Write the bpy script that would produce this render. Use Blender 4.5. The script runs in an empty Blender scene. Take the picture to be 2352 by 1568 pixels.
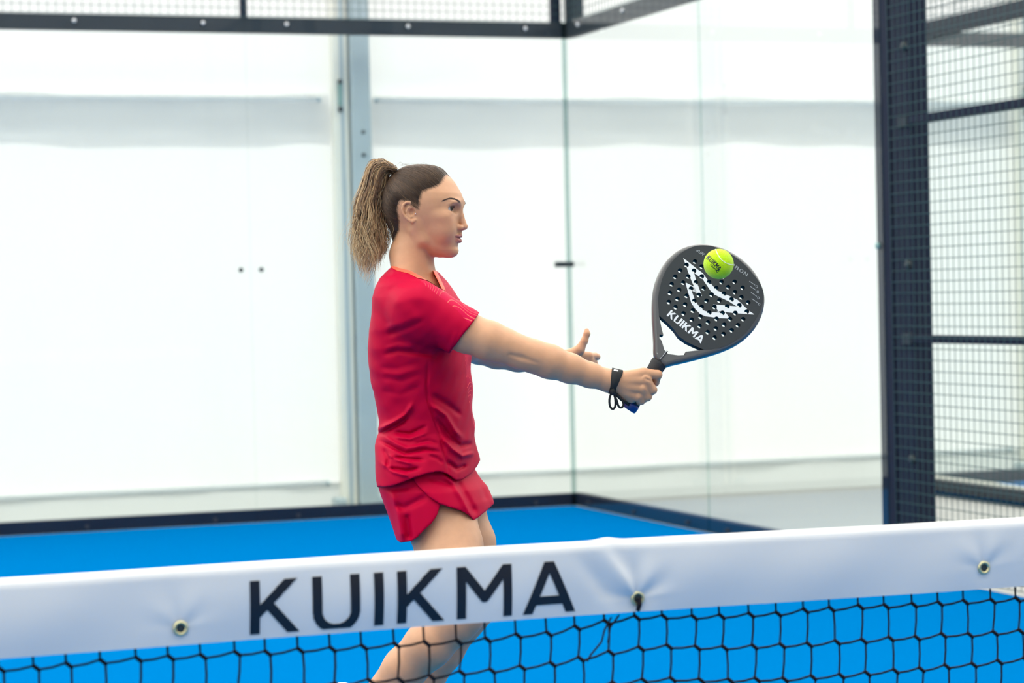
import bpy, bmesh, math, random
import numpy as np
from mathutils import Matrix, Vector

# ------------------------------------------------------------------ camera
scene = bpy.context.scene
COL = scene.collection
F_PX = 5504.86
CAM = np.array([-0.3186, -3.7721, 1.2876])
YAW, PITCH, ROLL = 0.34419, -0.018161, -0.022461
FW = np.array([math.sin(YAW)*math.cos(PITCH), math.cos(YAW)*math.cos(PITCH), math.sin(PITCH)])
_rt = np.array([math.cos(YAW), -math.sin(YAW), 0.0])
_up = np.cross(_rt, FW)
RT = _rt*math.cos(ROLL) + _up*math.sin(ROLL)
UP = -_rt*math.sin(ROLL) + _up*math.cos(ROLL)

cam_data = bpy.data.cameras.new('camera')
cam = bpy.data.objects.new('camera', cam_data)
COL.objects.link(cam)
cam_data.sensor_width = 36.0
cam_data.lens = F_PX/2352.0*36.0
cam_data.clip_start = 0.05
cam_data.clip_end = 300
cam.matrix_world = Matrix(((RT[0], UP[0], -FW[0], CAM[0]), (RT[1], UP[1], -FW[1], CAM[1]),
                           (RT[2], UP[2], -FW[2], CAM[2]), (0, 0, 0, 1)))
cam_data.dof.use_dof = True
cam_data.dof.focus_distance = 5.45
cam_data.dof.aperture_fstop = 4.6
scene.camera = cam

# ------------------------------------------------------------------ world, exposure
world = bpy.data.worlds.new('daylight')
scene.world = world
world.use_nodes = True
bg = world.node_tree.nodes['Background']
bg.inputs['Color'].default_value = (1.0, 1.0, 0.97, 1)
bg.inputs['Strength'].default_value = 3.2
sun_d = bpy.data.lights.new('sun', 'SUN')
sun_d.energy = 8.0
sun_d.angle = math.radians(12)
sun_d.color = (1.0, 0.95, 0.88)
sun = bpy.data.objects.new('sun', sun_d)
sun.rotation_euler = (math.radians(-38), math.radians(-18), 0)
COL.objects.link(sun)
scene.view_settings.view_transform = 'Standard'
scene.view_settings.look = 'None'
scene.view_settings.gamma = 1.0
scene.view_settings.use_curve_mapping = False
scene.view_settings.exposure = -0.3
scene.cycles.use_denoising = True
scene.cycles.max_bounces = 10
scene.cycles.diffuse_bounces = 5
scene.cycles.transparent_max_bounces = 24
scene.cycles.caustics_reflective = False
scene.cycles.caustics_refractive = False

# ------------------------------------------------------------------ helpers
def lin(r, g, b):
    f = lambda c: (c/255/12.92) if c/255 <= 0.04045 else ((c/255+0.055)/1.055)**2.4
    return (f(r), f(g), f(b), 1.0)

def new_mat(name):
    m = bpy.data.materials.new(name)
    m.use_nodes = True
    return m, m.node_tree, m.node_tree.nodes['Principled BSDF']

def mat(name, col, rough=0.5, metal=0.0, spec=0.5, noise=0.0, nscale=30.0, bump=0.0, bscale=200.0, coat=0.0, sheen=0.0, sss=0.0):
    m, nt, b = new_mat(name)
    b.inputs['Base Color'].default_value = col
    b.inputs['Roughness'].default_value = rough
    b.inputs['Metallic'].default_value = metal
    b.inputs['Specular IOR Level'].default_value = spec
    b.inputs['Coat Weight'].default_value = coat
    if sheen:
        b.inputs['Sheen Weight'].default_value = sheen
        b.inputs['Sheen Roughness'].default_value = 0.4
    if sss:
        b.inputs['Subsurface Weight'].default_value = sss
        b.inputs['Subsurface Radius'].default_value = (0.010, 0.004, 0.002)
        b.inputs['Subsurface Scale'].default_value = 1.0
    tc = nt.nodes.new('ShaderNodeTexCoord')
    if noise:
        n = nt.nodes.new('ShaderNodeTexNoise')
        n.inputs['Scale'].default_value = nscale
        n.inputs['Detail'].default_value = 4
        nt.links.new(tc.outputs['Object'], n.inputs['Vector'])
        mx = nt.nodes.new('ShaderNodeMix')
        mx.data_type = 'RGBA'
        mx.inputs[6].default_value = tuple(c*(1-noise) for c in col[:3]) + (1,)
        mx.inputs[7].default_value = tuple(min(1, c*(1+noise)) for c in col[:3]) + (1,)
        nt.links.new(n.outputs['Fac'], mx.inputs[0])
        nt.links.new(mx.outputs[2], b.inputs['Base Color'])
    if bump:
        n2 = nt.nodes.new('ShaderNodeTexNoise')
        n2.inputs['Scale'].default_value = bscale
        n2.inputs['Detail'].default_value = 2
        nt.links.new(tc.outputs['Object'], n2.inputs['Vector'])
        bp = nt.nodes.new('ShaderNodeBump')
        bp.inputs['Strength'].default_value = bump
        bp.inputs['Distance'].default_value = 0.002
        nt.links.new(n2.outputs['Fac'], bp.inputs['Height'])
        nt.links.new(bp.outputs['Normal'], b.inputs['Normal'])
    return m

def fabric_mat(name, col, trans, diff):
    m = bpy.data.materials.new(name)
    m.use_nodes = True
    nt = m.node_tree
    nt.nodes.clear()
    out = nt.nodes.new('ShaderNodeOutputMaterial')
    d = nt.nodes.new('ShaderNodeBsdfDiffuse')
    t = nt.nodes.new('ShaderNodeBsdfTranslucent')
    a = nt.nodes.new('ShaderNodeAddShader')
    d.inputs['Color'].default_value = tuple(c*diff for c in col) + (1,)
    t.inputs['Color'].default_value = tuple(c*trans for c in col) + (1,)
    tc = nt.nodes.new('ShaderNodeTexCoord')
    mp = nt.nodes.new('ShaderNodeMapping')
    mp.inputs['Scale'].default_value = (1.0, 1.0, 0.16)
    n = nt.nodes.new('ShaderNodeTexNoise')
    n.inputs['Scale'].default_value = 2.2
    n.inputs['Detail'].default_value = 5
    nt.links.new(tc.outputs['Object'], mp.inputs['Vector'])
    nt.links.new(mp.outputs['Vector'], n.inputs['Vector'])
    bp = nt.nodes.new('ShaderNodeBump')
    bp.inputs['Strength'].default_value = 0.5
    bp.inputs['Distance'].default_value = 0.06
    nt.links.new(n.outputs['Fac'], bp.inputs['Height'])
    nt.links.new(bp.outputs['Normal'], d.inputs['Normal'])
    nt.links.new(d.outputs[0], a.inputs[0])
    nt.links.new(t.outputs[0], a.inputs[1])
    nt.links.new(a.outputs[0], out.inputs[0])
    return m

def glass_mat(name, tint, ior=1.5):
    m = bpy.data.materials.new(name)
    m.use_nodes = True
    nt = m.node_tree
    nt.nodes.clear()
    out = nt.nodes.new('ShaderNodeOutputMaterial')
    t = nt.nodes.new('ShaderNodeBsdfTransparent')
    t.inputs['Color'].default_value = tint
    g = nt.nodes.new('ShaderNodeBsdfGlossy')
    g.inputs['Roughness'].default_value = 0.0
    fr = nt.nodes.new('ShaderNodeFresnel')
    fr.inputs['IOR'].default_value = ior
    mx = nt.nodes.new('ShaderNodeMixShader')
    geo = nt.nodes.new('ShaderNodeNewGeometry')
    inv = nt.nodes.new('ShaderNodeMath')
    inv.operation = 'SUBTRACT'
    inv.inputs[0].default_value = 1.0
    nt.links.new(geo.outputs['Backfacing'], inv.inputs[1])
    mul = nt.nodes.new('ShaderNodeMath')
    mul.operation = 'MULTIPLY'
    nt.links.new(fr.outputs[0], mul.inputs[0])
    nt.links.new(inv.outputs[0], mul.inputs[1])
    nt.links.new(mul.outputs[0], mx.inputs[0])
    nt.links.new(t.outputs[0], mx.inputs[1])
    nt.links.new(g.outputs[0], mx.inputs[2])
    nt.links.new(mx.outputs[0], out.inputs[0])
    return m

def obj(name, verts, faces, material, parent=None, smooth=False, kind=None, label=None, cat=None, group=None):
    me = bpy.data.meshes.new(name)
    me.from_pydata([tuple(map(float, v)) for v in verts], [], [tuple(map(int, f)) for f in faces])
    me.update()
    return link(name, me, material, parent, smooth, kind, label, cat, group)

def link(name, me, material, parent=None, smooth=False, kind=None, label=None, cat=None, group=None):
    if material is not None and not me.materials:
        for mm in (material if isinstance(material, (list, tuple)) else [material]):
            me.materials.append(mm)
    if smooth:
        me.polygons.foreach_set('use_smooth', [True]*len(me.polygons))
    o = bpy.data.objects.new(name, me)
    COL.objects.link(o)
    if parent is not None:
        o.parent = parent
    tag(o, label, cat, group, kind)
    return o

def tag(o, label=None, cat=None, group=None, kind=None):
    for k, v in (('label', label), ('category', cat), ('group', group), ('kind', kind)):
        if v:
            o[k] = v
    return o

def empty(name, loc=(0, 0, 0), **kw):
    o = bpy.data.objects.new(name, None)
    o.location = loc
    o.empty_display_size = 0.2
    COL.objects.link(o)
    return tag(o, **kw)

class MB:
    def __init__(self):
        self.v, self.f = [], []
    def add(self, v, f):
        n = len(self.v)
        self.v += [tuple(p) for p in v]
        self.f += [tuple(i+n for i in q) for q in f]
        return self
    def box(self, x0, y0, z0, x1, y1, z1):
        return self.add([(x0, y0, z0), (x1, y0, z0), (x1, y1, z0), (x0, y1, z0), (x0, y0, z1), (x1, y0, z1), (x1, y1, z1), (x0, y1, z1)],
                        [(0, 3, 2, 1), (4, 5, 6, 7), (0, 1, 5, 4), (1, 2, 6, 5), (2, 3, 7, 6), (3, 0, 4, 7)])
    def bbox(self, x0, y0, z0, x1, y1, z1, b=0.006):
        """box with chamfered vertical and horizontal edges"""
        bm = bmesh.new()
        bmesh.ops.create_cube(bm, size=1.0)
        for v in bm.verts:
            v.co = Vector(((x0+x1)/2 + v.co.x*(x1-x0), (y0+y1)/2 + v.co.y*(y1-y0), (z0+z1)/2 + v.co.z*(z1-z0)))
        bmesh.ops.bevel(bm, geom=list(bm.edges), offset=b, segments=1, affect='EDGES')
        bm.verts.ensure_lookup_table()
        self.add([v.co[:] for v in bm.verts], [[v.index for v in f.verts] for f in bm.faces])
        bm.free()
        return self
    def tube(self, pts, r, n=6, cap=True):
        pts = [Vector(p) for p in pts]
        rr = r if isinstance(r, (list, tuple)) else [r]*len(pts)
        rings = []
        prev = None
        for i, p in enumerate(pts):
            d = (pts[min(i+1, len(pts)-1)] - pts[max(i-1, 0)]).normalized()
            if prev is None:
                a = Vector((0, 0, 1)) if abs(d.z) < 0.9 else Vector((1, 0, 0))
                u = d.cross(a).normalized()
            else:
                u = (prev - d*prev.dot(d)).normalized()
            prev = u
            w = d.cross(u)
            rings.append([p + (u*math.cos(2*math.pi*k/n) + w*math.sin(2*math.pi*k/n))*rr[i] for k in range(n)])
        v = [q for ring in rings for q in ring]
        f = []
        for i in range(len(pts)-1):
            for k in range(n):
                f.append((i*n+k, i*n+(k+1) % n, (i+1)*n+(k+1) % n, (i+1)*n+k))
        if cap:
            f.append(tuple(range(n))[::-1])
            f.append(tuple((len(pts)-1)*n+k for k in range(n)))
        return self.add(v, f)
    def build(self, name, material, parent=None, **kw):
        return obj(name, self.v, self.f, material, parent, **kw)

# ------------------------------------------------------------------ materials of the setting
M_TURF = mat('blue_turf', (0.0, 0.128, 0.365, 1), rough=0.95, spec=0.0, noise=0.12, nscale=260, bump=0.5, bscale=500)
M_CONC = mat('concrete', (0.36, 0.36, 0.345, 1), rough=0.85, spec=0.2, noise=0.07, nscale=1.3)
M_STEEL = mat('navy_steel', lin(28, 33, 50), rough=0.7, spec=0.15, noise=0.06, nscale=8)
M_FRAME = mat('frame_steel', lin(46, 52, 60), rough=0.6, spec=0.2, noise=0.05, nscale=6)
M_WIRE = mat('wire_green_black', lin(44, 74, 76), rough=0.5, spec=0.3)
M_BOLT = mat('zinc_bolt', (0.75, 0.74, 0.74, 1), rough=0.35, metal=0.6)
M_DARK = mat('dark_clip', lin(35, 45, 48), rough=0.5)
M_GALV = mat('galvanised_steel', lin(174, 188, 192), rough=0.45, metal=0.25, noise=0.06, nscale=6)
M_ALU = mat('pale_aluminium', lin(230, 228, 216), rough=0.5, metal=0.1, noise=0.04, nscale=4)
M_GLASS = glass_mat('court_glass', (0.972, 0.99, 0.985, 1), 1.35)
M_GLASS_S = glass_mat('side_glass', (0.965, 0.988, 0.982, 1), 1.75)
M_EDGE = mat('green_glass_edge', lin(120, 158, 152), rough=0.25, spec=0.6)
M_EDGE2 = glass_mat('clear_glass_edge', (0.80, 0.88, 0.86, 1), 1.2)
M_SEAL = glass_mat('corner_seal_glass', (0.70, 0.78, 0.77, 1), 1.3)
M_TENT = fabric_mat('tent_fabric', (0.99, 1.0, 0.985), 0.192, 0.45)
M_BAND = fabric_mat('tent_valance', (0.96, 0.99, 1.0), 0.60, 0.22)
M_SKIRT = fabric_mat('tent_skirt', (0.93, 0.97, 0.95), 0.14, 0.42)
M_FRONT = mat('front_wall_light_cut', (0.22, 0.22, 0.23, 1), rough=0.9)  # unseen wall, kept dark and opaque to cut light from the camera side
M_ROOF2 = fabric_mat('tent_roof_dimmed', (0.99, 1.0, 0.98), 0.21, 0.30)  # less translucent copy of the roof fabric, dims fill from behind the camera
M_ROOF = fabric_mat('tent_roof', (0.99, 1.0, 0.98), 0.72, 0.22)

# ------------------------------------------------------------------ floors
MB().box(-5, -10, -0.04, 5.0, 10.0, 0.0).build('floor', M_TURF, kind='structure', label='bright blue artificial turf of the padel court')
MB().box(7.4, -10, -0.04, 17.4, 10.0, 0.0).build('floor_beyond', M_TURF, kind='structure', label='blue turf of the next court behind the wire fence')
MB().box(-60, -60, -0.3, 60, 60, -0.045).build('ground', M_CONC, kind='structure', label='pale grey concrete floor around the courts')
MB().box(-12, -20, -0.046, 22, 10.66, -0.03).build('ground_slab', M_CONC, kind='structure', label='pale concrete slab under the tent')

# ------------------------------------------------------------------ court enclosure
BEAM0, BEAM1, BASE1, MESH1 = 2.88, 2.97, 0.074, 3.95

def glass_pane(parent, x0, y0, x1, y1, z0, z1, edge=False):
    b = MB().box(x0, y0, z0, x1, y1, z1)
    me = bpy.data.meshes.new('glass_pane')
    me.from_pydata(b.v, [], b.f)
    me.materials.append(M_GLASS_S if (x1-x0) < (y1-y0) else M_GLASS)
    me.materials.append(M_EDGE if edge else M_EDGE2)
    thin_x = (x1-x0) < (y1-y0)
    for p in me.polygons:
        n = p.normal
        big = abs(n.x) > 0.9 if thin_x else abs(n.y) > 0.9
        p.material_index = 0 if big else 1
    return link('glass_pane', me, None, parent)

_bolt = None
def bolt(parent, loc, ax, r=0.012, h=0.012, m=None, name='bolt'):
    b = MB()
    n = 8
    for i, (rad, d) in enumerate(((r, 0), (r, h*0.6), (r*0.6, h))):
        for k in range(n):
            a = 2*math.pi*k/n
            c, s = rad*math.cos(a), rad*math.sin(a)
            b.v.append({'y': (c, -d, s), 'x': (-d, c, s), 'z': (c, s, d)}[ax])
    for i in range(2):
        for k in range(n):
            b.f.append((i*n+k, i*n+(k+1) % n, (i+1)*n+(k+1) % n, (i+1)*n+k))
    b.f.append(tuple(2*n+k for k in range(n)))
    o = b.build(name, m or M_BOLT, parent)
    o.location = loc
    return o

def wire_mesh(parent, kind, fixed, a0, a1, z0, z1, step=0.05, r=0.0019, z_off=0.0):
    """welded wire panel; kind 'y': plane y=fixed spanning x; kind 'x': plane x=fixed spanning y"""
    b = MB()
    na = int(round((a1-a0)/step))
    nz = int(round((z1-z0)/step))
    P = (lambda a, z, d: (a, fixed+d, z)) if kind == 'y' else (lambda a, z, d: (fixed+d, a, z))
    for i in range(na+1):
        a = a0 + (a1-a0)*i/na
        b.tube([P(a, z0, 0), P(a, z1, 0)], r, 4, False)
    for j in range(nz+1):
        z = z0 + (z1-z0)*j/nz
        b.tube([P(a0, z, 0.004), P(a1, z, 0.004)], r, 4, False)
    return b.build('wire_mesh', M_WIRE, parent, kind='stuff')

# back wall (y = 10)
wb = empty('wall_back', (0, 10, 0), kind='structure', label='clear glass back wall of the court with dark steel rails and wire mesh on top')
wb_inv = Vector((0, -10, 0))
def under(root, o):
    o.location = o.location - root.location
    return o
for i in range(5):
    x0 = -5 + 2*i
    under(wb, glass_pane(wb, x0+0.003, 10.0, x0+1.997, 10.011, 0.0, BEAM1))
under(wb, MB().bbox(-5, 10.013, 0.0, 5.07, 10.07, BASE1, 0.003).build('base_channel', M_STEEL, wb))
under(wb, MB().bbox(-5, 10.013, BEAM0, 5.07, 10.08, BEAM1, 0.003).build('top_beam', M_FRAME, wb))
under(wb, MB().bbox(-5, 10.013, MESH1-0.02, 5.07, 10.06, MESH1+0.02, 0.003).build('mesh_rail', M_FRAME, wb))
for i in range(6):
    xj = -5 + 2*i
    offs = [0.25] if i == 0 else ([-0.25] if i == 5 else [-0.25, 0.25])
    xs = [xj+o for o in offs] + ([xj+1.0] if i < 5 else [])
    for x in xs:
        under(wb, bolt(wb, (x, 9.999, 2.93), 'y'))
        under(wb, bolt(wb, (x, 9.999, 0.03), 'y', m=M_FRAME))
    if 0 < i < 5:
        under(wb, MB().bbox(xj-0.018, 10.014, BEAM1, xj+0.018, 10.06, MESH1, 0.003).build('mesh_post', M_STEEL, wb))
        for s in (-1, 1):
            under(wb, bolt(wb, (xj+s*0.061, 9.999, 1.487), 'y', r=0.015, m=M_DARK, name='glass_clip'))
under(wb, MB().bbox(4.935, 10.014, BEAM1-0.02, 4.99, 10.07, MESH1, 0.003).build('corner_post', M_STEEL, wb))
under(wb, wire_mesh(wb, 'y', 10.006, -5, 5, BEAM1+0.005, MESH1))

# side wall (x = 5): two glass panes, then wire fence
ws = empty('wall_right', (5, 6, 0), kind='structure', label='side wall of two glass panes ending at a navy steel post')
for y0 in (8.0, 6.0):
    under(ws, glass_pane(ws, 5.0, y0+0.003-(0.005 if y0 == 6 else 0), 5.011, y0+1.997, 0.0, BEAM1))
under(ws, MB().bbox(5.013, 6.0, 0.0, 5.07, 10.012, BASE1, 0.003).build('base_channel', M_STEEL, ws))
under(ws, MB().bbox(5.013, 6.0, BEAM0, 5.08, 10.012, BEAM1, 0.003).build('top_beam', M_FRAME, ws))
under(ws, MB().bbox(5.014, 9.86, BEAM1-0.02, 5.08, 10.012, MESH1, 0.003).build('corner_post', M_FRAME, ws))
under(ws, wire_mesh(ws, 'x', 5.004, 6.0, 10.0, BEAM1+0.005, MESH1))
for y in (9.75, 9.04, 8.27, 7.75, 7.0, 6.25):
    under(ws, bolt(ws, (4.999, y, 0.034), 'x', m=M_FRAME))
    under(ws, bolt(ws, (4.999, y, 2.93), 'x'))
under(ws, MB().bbox(4.905, 9.955, 1.470, 5.02, 9.999, 1.503, 0.003).build('corner_bracket', M_DARK, ws))
under(ws, MB().bbox(5.014, 5.945, 0.0, 5.11, 6.085, MESH1, 0.006).build('end_post', M_STEEL, ws))
under(ws, bolt(ws, (4.999, 6.04, 1.49), 'x', r=0.016, m=M_EDGE, name='glass_clip'))

under(ws, MB().box(4.984, 9.986, 0.0, 5.0115, 9.9995, BEAM1).build('corner_seal', M_SEAL, ws))
# wire fence along the side line
fence = empty('wall_fence', (5, 3, 0), kind='structure', label='dark wire mesh fence with navy post and horizontal rails along the court side')
under(fence, MB().bbox(5.02, 5.765, 0.0, 5.12, 5.935, 4.0, 0.006).build('post', M_STEEL, fence))
for yp in (3.8, 1.9, -0.1):
    under(fence, MB().bbox(5.02, yp-0.04, 0.0, 5.10, yp+0.04, 4.0, 0.006).build('post', M_STEEL, fence))
for z in (1.063, 2.045, 3.03, 3.97, 0.06):
    under(fence, MB().bbox(5.012, -0.1, z-0.018, 5.045, 5.77, z+0.018, 0.003).build('rail', M_STEEL, fence))
    under(fence, MB().bbox(5.008, 5.77, z-0.025, 5.02, 5.86, z+0.025, 0.002).build('rail_bracket', M_FRAME, fence))
for z in (0.52, 1.40, 2.38, 3.4):
    under(fence, bolt(fence, (5.02, 5.79, z), 'x', r=0.02, h=0.02, m=M_DARK))
under(fence, wire_mesh(fence, 'x', 5.002, -0.1, 5.925, 0.02, 3.97))

# neighbouring court seen through the fence
nb = empty('wall_beyond', (7.4, 10, 0), kind='structure', label='dark rails and glass of the next court seen through the wire fence')
under(nb, MB().bbox(7.33, 3.9, 0.0, 7.395, 10.05, 0.07, 0.003).build('base_channel', M_FRAME, nb))
under(nb, MB().bbox(7.40, 3.9, 0.0, 7.425, 10.05, 0.085, 0.003).build('base_trim', M_ALU, nb))
under(nb, MB().bbox(7.33, 3.9, BEAM0, 7.395, 10.05, BEAM1+0.01, 0.003).build('top_beam', M_FRAME, nb))
under(nb, MB().bbox(7.4, 10.013, 0.0, 17.4, 10.07, 0.08, 0.003).build('base_channel', M_FRAME, nb))
under(nb, MB().bbox(7.4, 10.013, BEAM0-0.01, 17.4, 10.08, BEAM1-0.01, 0.003).build('top_beam', M_FRAME, nb))
for k in range(3):
    under(nb, glass_pane(nb, 7.397, 4.003+2*k, 7.408, 5.997+2*k, 0.0, BEAM1))
for k in range(3):
    under(nb, glass_pane(nb, 7.403+2*k, 10.0, 9.397+2*k, 10.011, 0.0, BEAM1))
under(nb, wire_mesh(nb, 'x', 7.404, 4.0, 10.0, BEAM1, MESH1))
under(nb, wire_mesh(nb, 'y', 10.006, 7.4, 12.4, BEAM1, MESH1))

# ------------------------------------------------------------------ tent
TY = 10.62
cols = [3.78 + 4.85*k for k in range(-3, 4)]
wt = empty('wall_tent', (0, TY, 0), kind='structure', label='white translucent tent wall glowing with daylight behind the glass')
rng = random.Random(4)
def cloth_panel(parent, x0, x1, z0, z1, y, m, name, amp=0.02, nx=40, nz=24, seed=0):
    r = random.Random(seed)
    ph = [(r.uniform(0.6, 4.5), r.uniform(0, 6.3), r.uniform(-0.5, 0.5)) for _ in range(6)]
    v, f = [], []
    for j in range(nz+1):
        for i in range(nx+1):
            x = x0+(x1-x0)*i/nx
            z = z0+(z1-z0)*j/nz
            e = min(1, (x-x0)/0.3, (x1-x)/0.3)
            d = sum(math.sin(k*x*2.2+p+s*z*1.6) for k, p, s in ph)/6
            v.append((x, y+amp*d*max(0, e), z))
    for j in range(nz):
        for i in range(nx):
            a = j*(nx+1)+i
            f.append((a, a+1, a+nx+2, a+nx+1))
    return under(wt, obj(name, v, f, m, parent, smooth=True))
for k in range(len(cols)-1):
    a, b = cols[k]+0.02, cols[k+1]-0.02
    cloth_panel(wt, a, b, 0.17, 4.25, TY, M_TENT, 'fabric_panel', 0.035, seed=k)
    cloth_panel(wt, a+0.1, b-0.1, 2.29, 2.60, TY+0.03, M_BAND, 'valance', 0.02, nz=6, seed=k+20)
    cloth_panel(wt, a+0.1, b-0.1, 2.40, 2.60, TY+0.09, M_BAND, 'valance', 0.02, nz=6, seed=k+40)
    cloth_panel(wt, a, b, -0.03, 0.17, TY-0.03, M_SKIRT, 'skirt', 0.02, nz=4, seed=k+60)
    for z in (0.168, 2.54):
        under(wt, MB().tube([(a+0.19-0.02, TY-0.03, z), (b-0.17, TY-0.03, z)], 0.016, 8).build('tent_rail', M_BAND, wt))
        for xe in (a+0.165, b-0.165):
            under(wt, MB().tube([(xe-0.012, TY-0.03, z), (xe+0.012, TY-0.03, z)], 0.017, 8).build('rail_cap', M_GALV, wt))

for k, xc in enumerate(cols):
    place = ['far left, outside the view', 'to the left, outside the view', 'left of the glass back wall', 'behind the player', 'seen through the wire fence', 'beyond the wire fence', 'at the far right'][k]
    t = empty('tent_column', (xc, TY-0.1, -0.03), label='pale and grey steel tent column ' + place, cat='column', group='tent columns along the fabric wall')
    MB().bbox(-0.115, -0.03, 0, -0.02, 0.05, 4.2, 0.008).build('aluminium_profile', M_ALU, t)
    MB().bbox(-0.075, -0.036, 0.02, -0.05, -0.029, 4.2, 0.002).build('keder_track', M_GALV, t)
    MB().bbox(-0.012, -0.06, 0, 0.115, 0.05, 4.2, 0.01).build('steel_upright', M_GALV, t)
    MB().bbox(-0.16, -0.09, 0, 0.19, 0.06, 0.02, 0.004).build('foot_plate', M_GALV, t)
    for sx in (-0.135, 0.14):
        MB().bbox(sx-0.035, -0.07, 0.02, sx+0.035, 0.04, 0.11, 0.008).build('foot_bracket', M_GALV, t)
    MB().bbox(-0.088, -0.05, 2.52, -0.068, -0.03, 2.66, 0.003).build('latch', M_EDGE, t)
    for z in (2.50, 2.67):
        bolt(t, (-0.078, -0.045, z), 'y', r=0.016, m=M_DARK)
    for z in (2.22, 2.36):
        bolt(t, (0.06, -0.06, z), 'y', r=0.012, m=M_DARK)

# roof, far walls
RIDGE_Y, RIDGE_Z, EAVE = -4.0, 7.5, 4.2
roof = empty('ceiling', (0, RIDGE_Y, EAVE), kind='structure', label='white translucent tent roof, unseen half behind the camera dimmed to cut fill light')
yf = 2*RIDGE_Y - TY
for k in range(len(cols)-1):
    a, b = cols[k], cols[k+1]
    for (ya, yb) in ((TY, RIDGE_Y), (yf, RIDGE_Y)):
        under(roof, obj('fabric_panel', [(a, ya, EAVE), (b, ya, EAVE), (b, yb, RIDGE_Z), (a, yb, RIDGE_Z)], [(0, 1, 2, 3)], M_ROOF if ya == TY else M_ROOF2, roof))
for xc in cols:
    under(roof, MB().tube([(xc, TY-0.05, EAVE-0.06), (xc, RIDGE_Y, RIDGE_Z-0.1), (xc, yf+0.05, EAVE-0.06)], 0.07, 6).build('rafter', M_ALU, roof))
wl = empty('wall_left', (cols[0], 0, 0), kind='structure', label='white tent wall far to the left')
under(wl, obj('fabric_panel', [(cols[0], yf, -.03), (cols[0], TY, -.03), (cols[0], TY, EAVE), (cols[0], RIDGE_Y, RIDGE_Z), (cols[0], yf, EAVE)], [(0, 1, 2, 3, 4)], M_TENT, wl))
wr = empty('wall_far_right', (cols[-1], 0, 0), kind='structure', label='white tent wall far beyond the next court')
under(wr, obj('fabric_panel', [(cols[-1], yf, -.03), (cols[-1], TY, -.03), (cols[-1], TY, EAVE), (cols[-1], RIDGE_Y, RIDGE_Z), (cols[-1], yf, EAVE)], [(0, 1, 2, 3, 4)], M_TENT, wr))
wf = empty('wall_front', (0, yf, 0), kind='structure', label='unseen tent wall behind the camera, made dark and opaque to cut light from there')
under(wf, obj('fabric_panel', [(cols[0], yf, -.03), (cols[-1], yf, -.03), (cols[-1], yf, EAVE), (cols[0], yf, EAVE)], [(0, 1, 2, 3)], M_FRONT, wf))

# ------------------------------------------------------------------ floodlight at the far corner of the court, seen as a reflection in the side glass
M_LED = bpy.data.materials.new('led_lens')
M_LED.use_nodes = True
_n = M_LED.node_tree.nodes['Principled BSDF']
_n.inputs['Emission Color'].default_value = (1.0, 0.98, 0.94, 1)
_n.inputs['Emission Strength'].default_value = 260.0
flood = empty('floodlight', (-5.3, -6.1, 0), label='twin headed floodlight on a tall post behind the camera', cat='floodlight')
MB().bbox(-0.05, -0.05, -0.03, 0.05, 0.05, 3.6, 0.008).build('pole', M_STEEL, flood)
MB().bbox(-0.35, -0.02, 3.40, 0.55, 0.02, 3.44, 0.006).build('crossbar', M_STEEL, flood)
for cx, w, h, tilt in ((0.30, 0.20, 0.05, 0.26), (-0.12, 0.07, 0.05, 0.0)):
    hd = MB().bbox(-w-0.03, -0.05, -h-0.03, w+0.03, 0.06, h+0.03, 0.01).build('lamp_head', M_STEEL, flood)
    hd.location = (cx, 0.13, 3.49)
    hd.rotation_euler = (0, -tilt, -0.48)
    ln = MB().bbox(-w, 0.055, -h, w, 0.07, h, 0.004).build('lens', M_LED, hd)
# ------------------------------------------------------------------ lettering (stroke glyphs)
GLYPH = {
 'K': [[(0, 0), (0, 1)], [(0.62, 1), (0.02, 0.36)], [(0.66, 0), (0.22, 0.56)]],
 'U': [[(0, 1), (0, 0.36)] + [(0.33-0.33*math.cos(a), 0.33-0.33*math.sin(a)) for a in [math.pi*i/12 for i in range(1, 12)]] + [(0.66, 0.36), (0.66, 1)]],
 'I': [[(0, 0), (0, 1)]],
 'M': [[(0, 0), (0, 1)], [(0, 0.97), (0.42, 0.38)], [(0.42, 0.38), (0.84, 0.97)], [(0.84, 1), (0.84, 0)]],
 'A': [[(-0.04, 0), (0.36, 1)], [(0.36, 1), (0.76, 0)], [(0.12, 0.25), (0.6, 0.25)]],
 'R': [[(0, 0), (0, 1)], [(0, 1), (0.35, 1), (0.52, 0.9), (0.52, 0.6), (0.35, 0.5), (0, 0.5)], [(0.25, 0.5), (0.55, 0)]],
 'B': [[(0, 0), (0, 1)], [(0, 1), (0.38, 1), (0.5, 0.88), (0.5, 0.64), (0.38, 0.53), (0, 0.53)], [(0.38, 0.53), (0.55, 0.4), (0.55, 0.13), (0.4, 0), (0, 0)]],
 'O': [[(0.34+0.34*math.sin(a), 0.5+0.5*math.cos(a)) for a in [2*math.pi*i/20 for i in range(21)]]],
 'N': [[(0, 0), (0, 1)], [(0, 1), (0.6, 0)], [(0.6, 0), (0.6, 1)]],
 'C': [[(0.36+0.36*math.cos(a), 0.5+0.5*math.sin(a)) for a in [math.radians(50+26*i) for i in range(11)]]],
 'P': [[(0, 0), (0, 1)], [(0, 1), (0.36, 1), (0.52, 0.88), (0.52, 0.58), (0.36, 0.46), (0, 0.46)]],
 'D': [[(0, 0), (0, 1)], [(0, 1), (0.3, 1), (0.58, 0.75), (0.58, 0.25), (0.3, 0), (0, 0)]],
 'E': [[(0.45, 1), (0, 1), (0, 0), (0.45, 0)], [(0, 0.5), (0.4, 0.5)]],
 'L': [[(0, 1), (0, 0), (0.42, 0)]],
}
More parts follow.
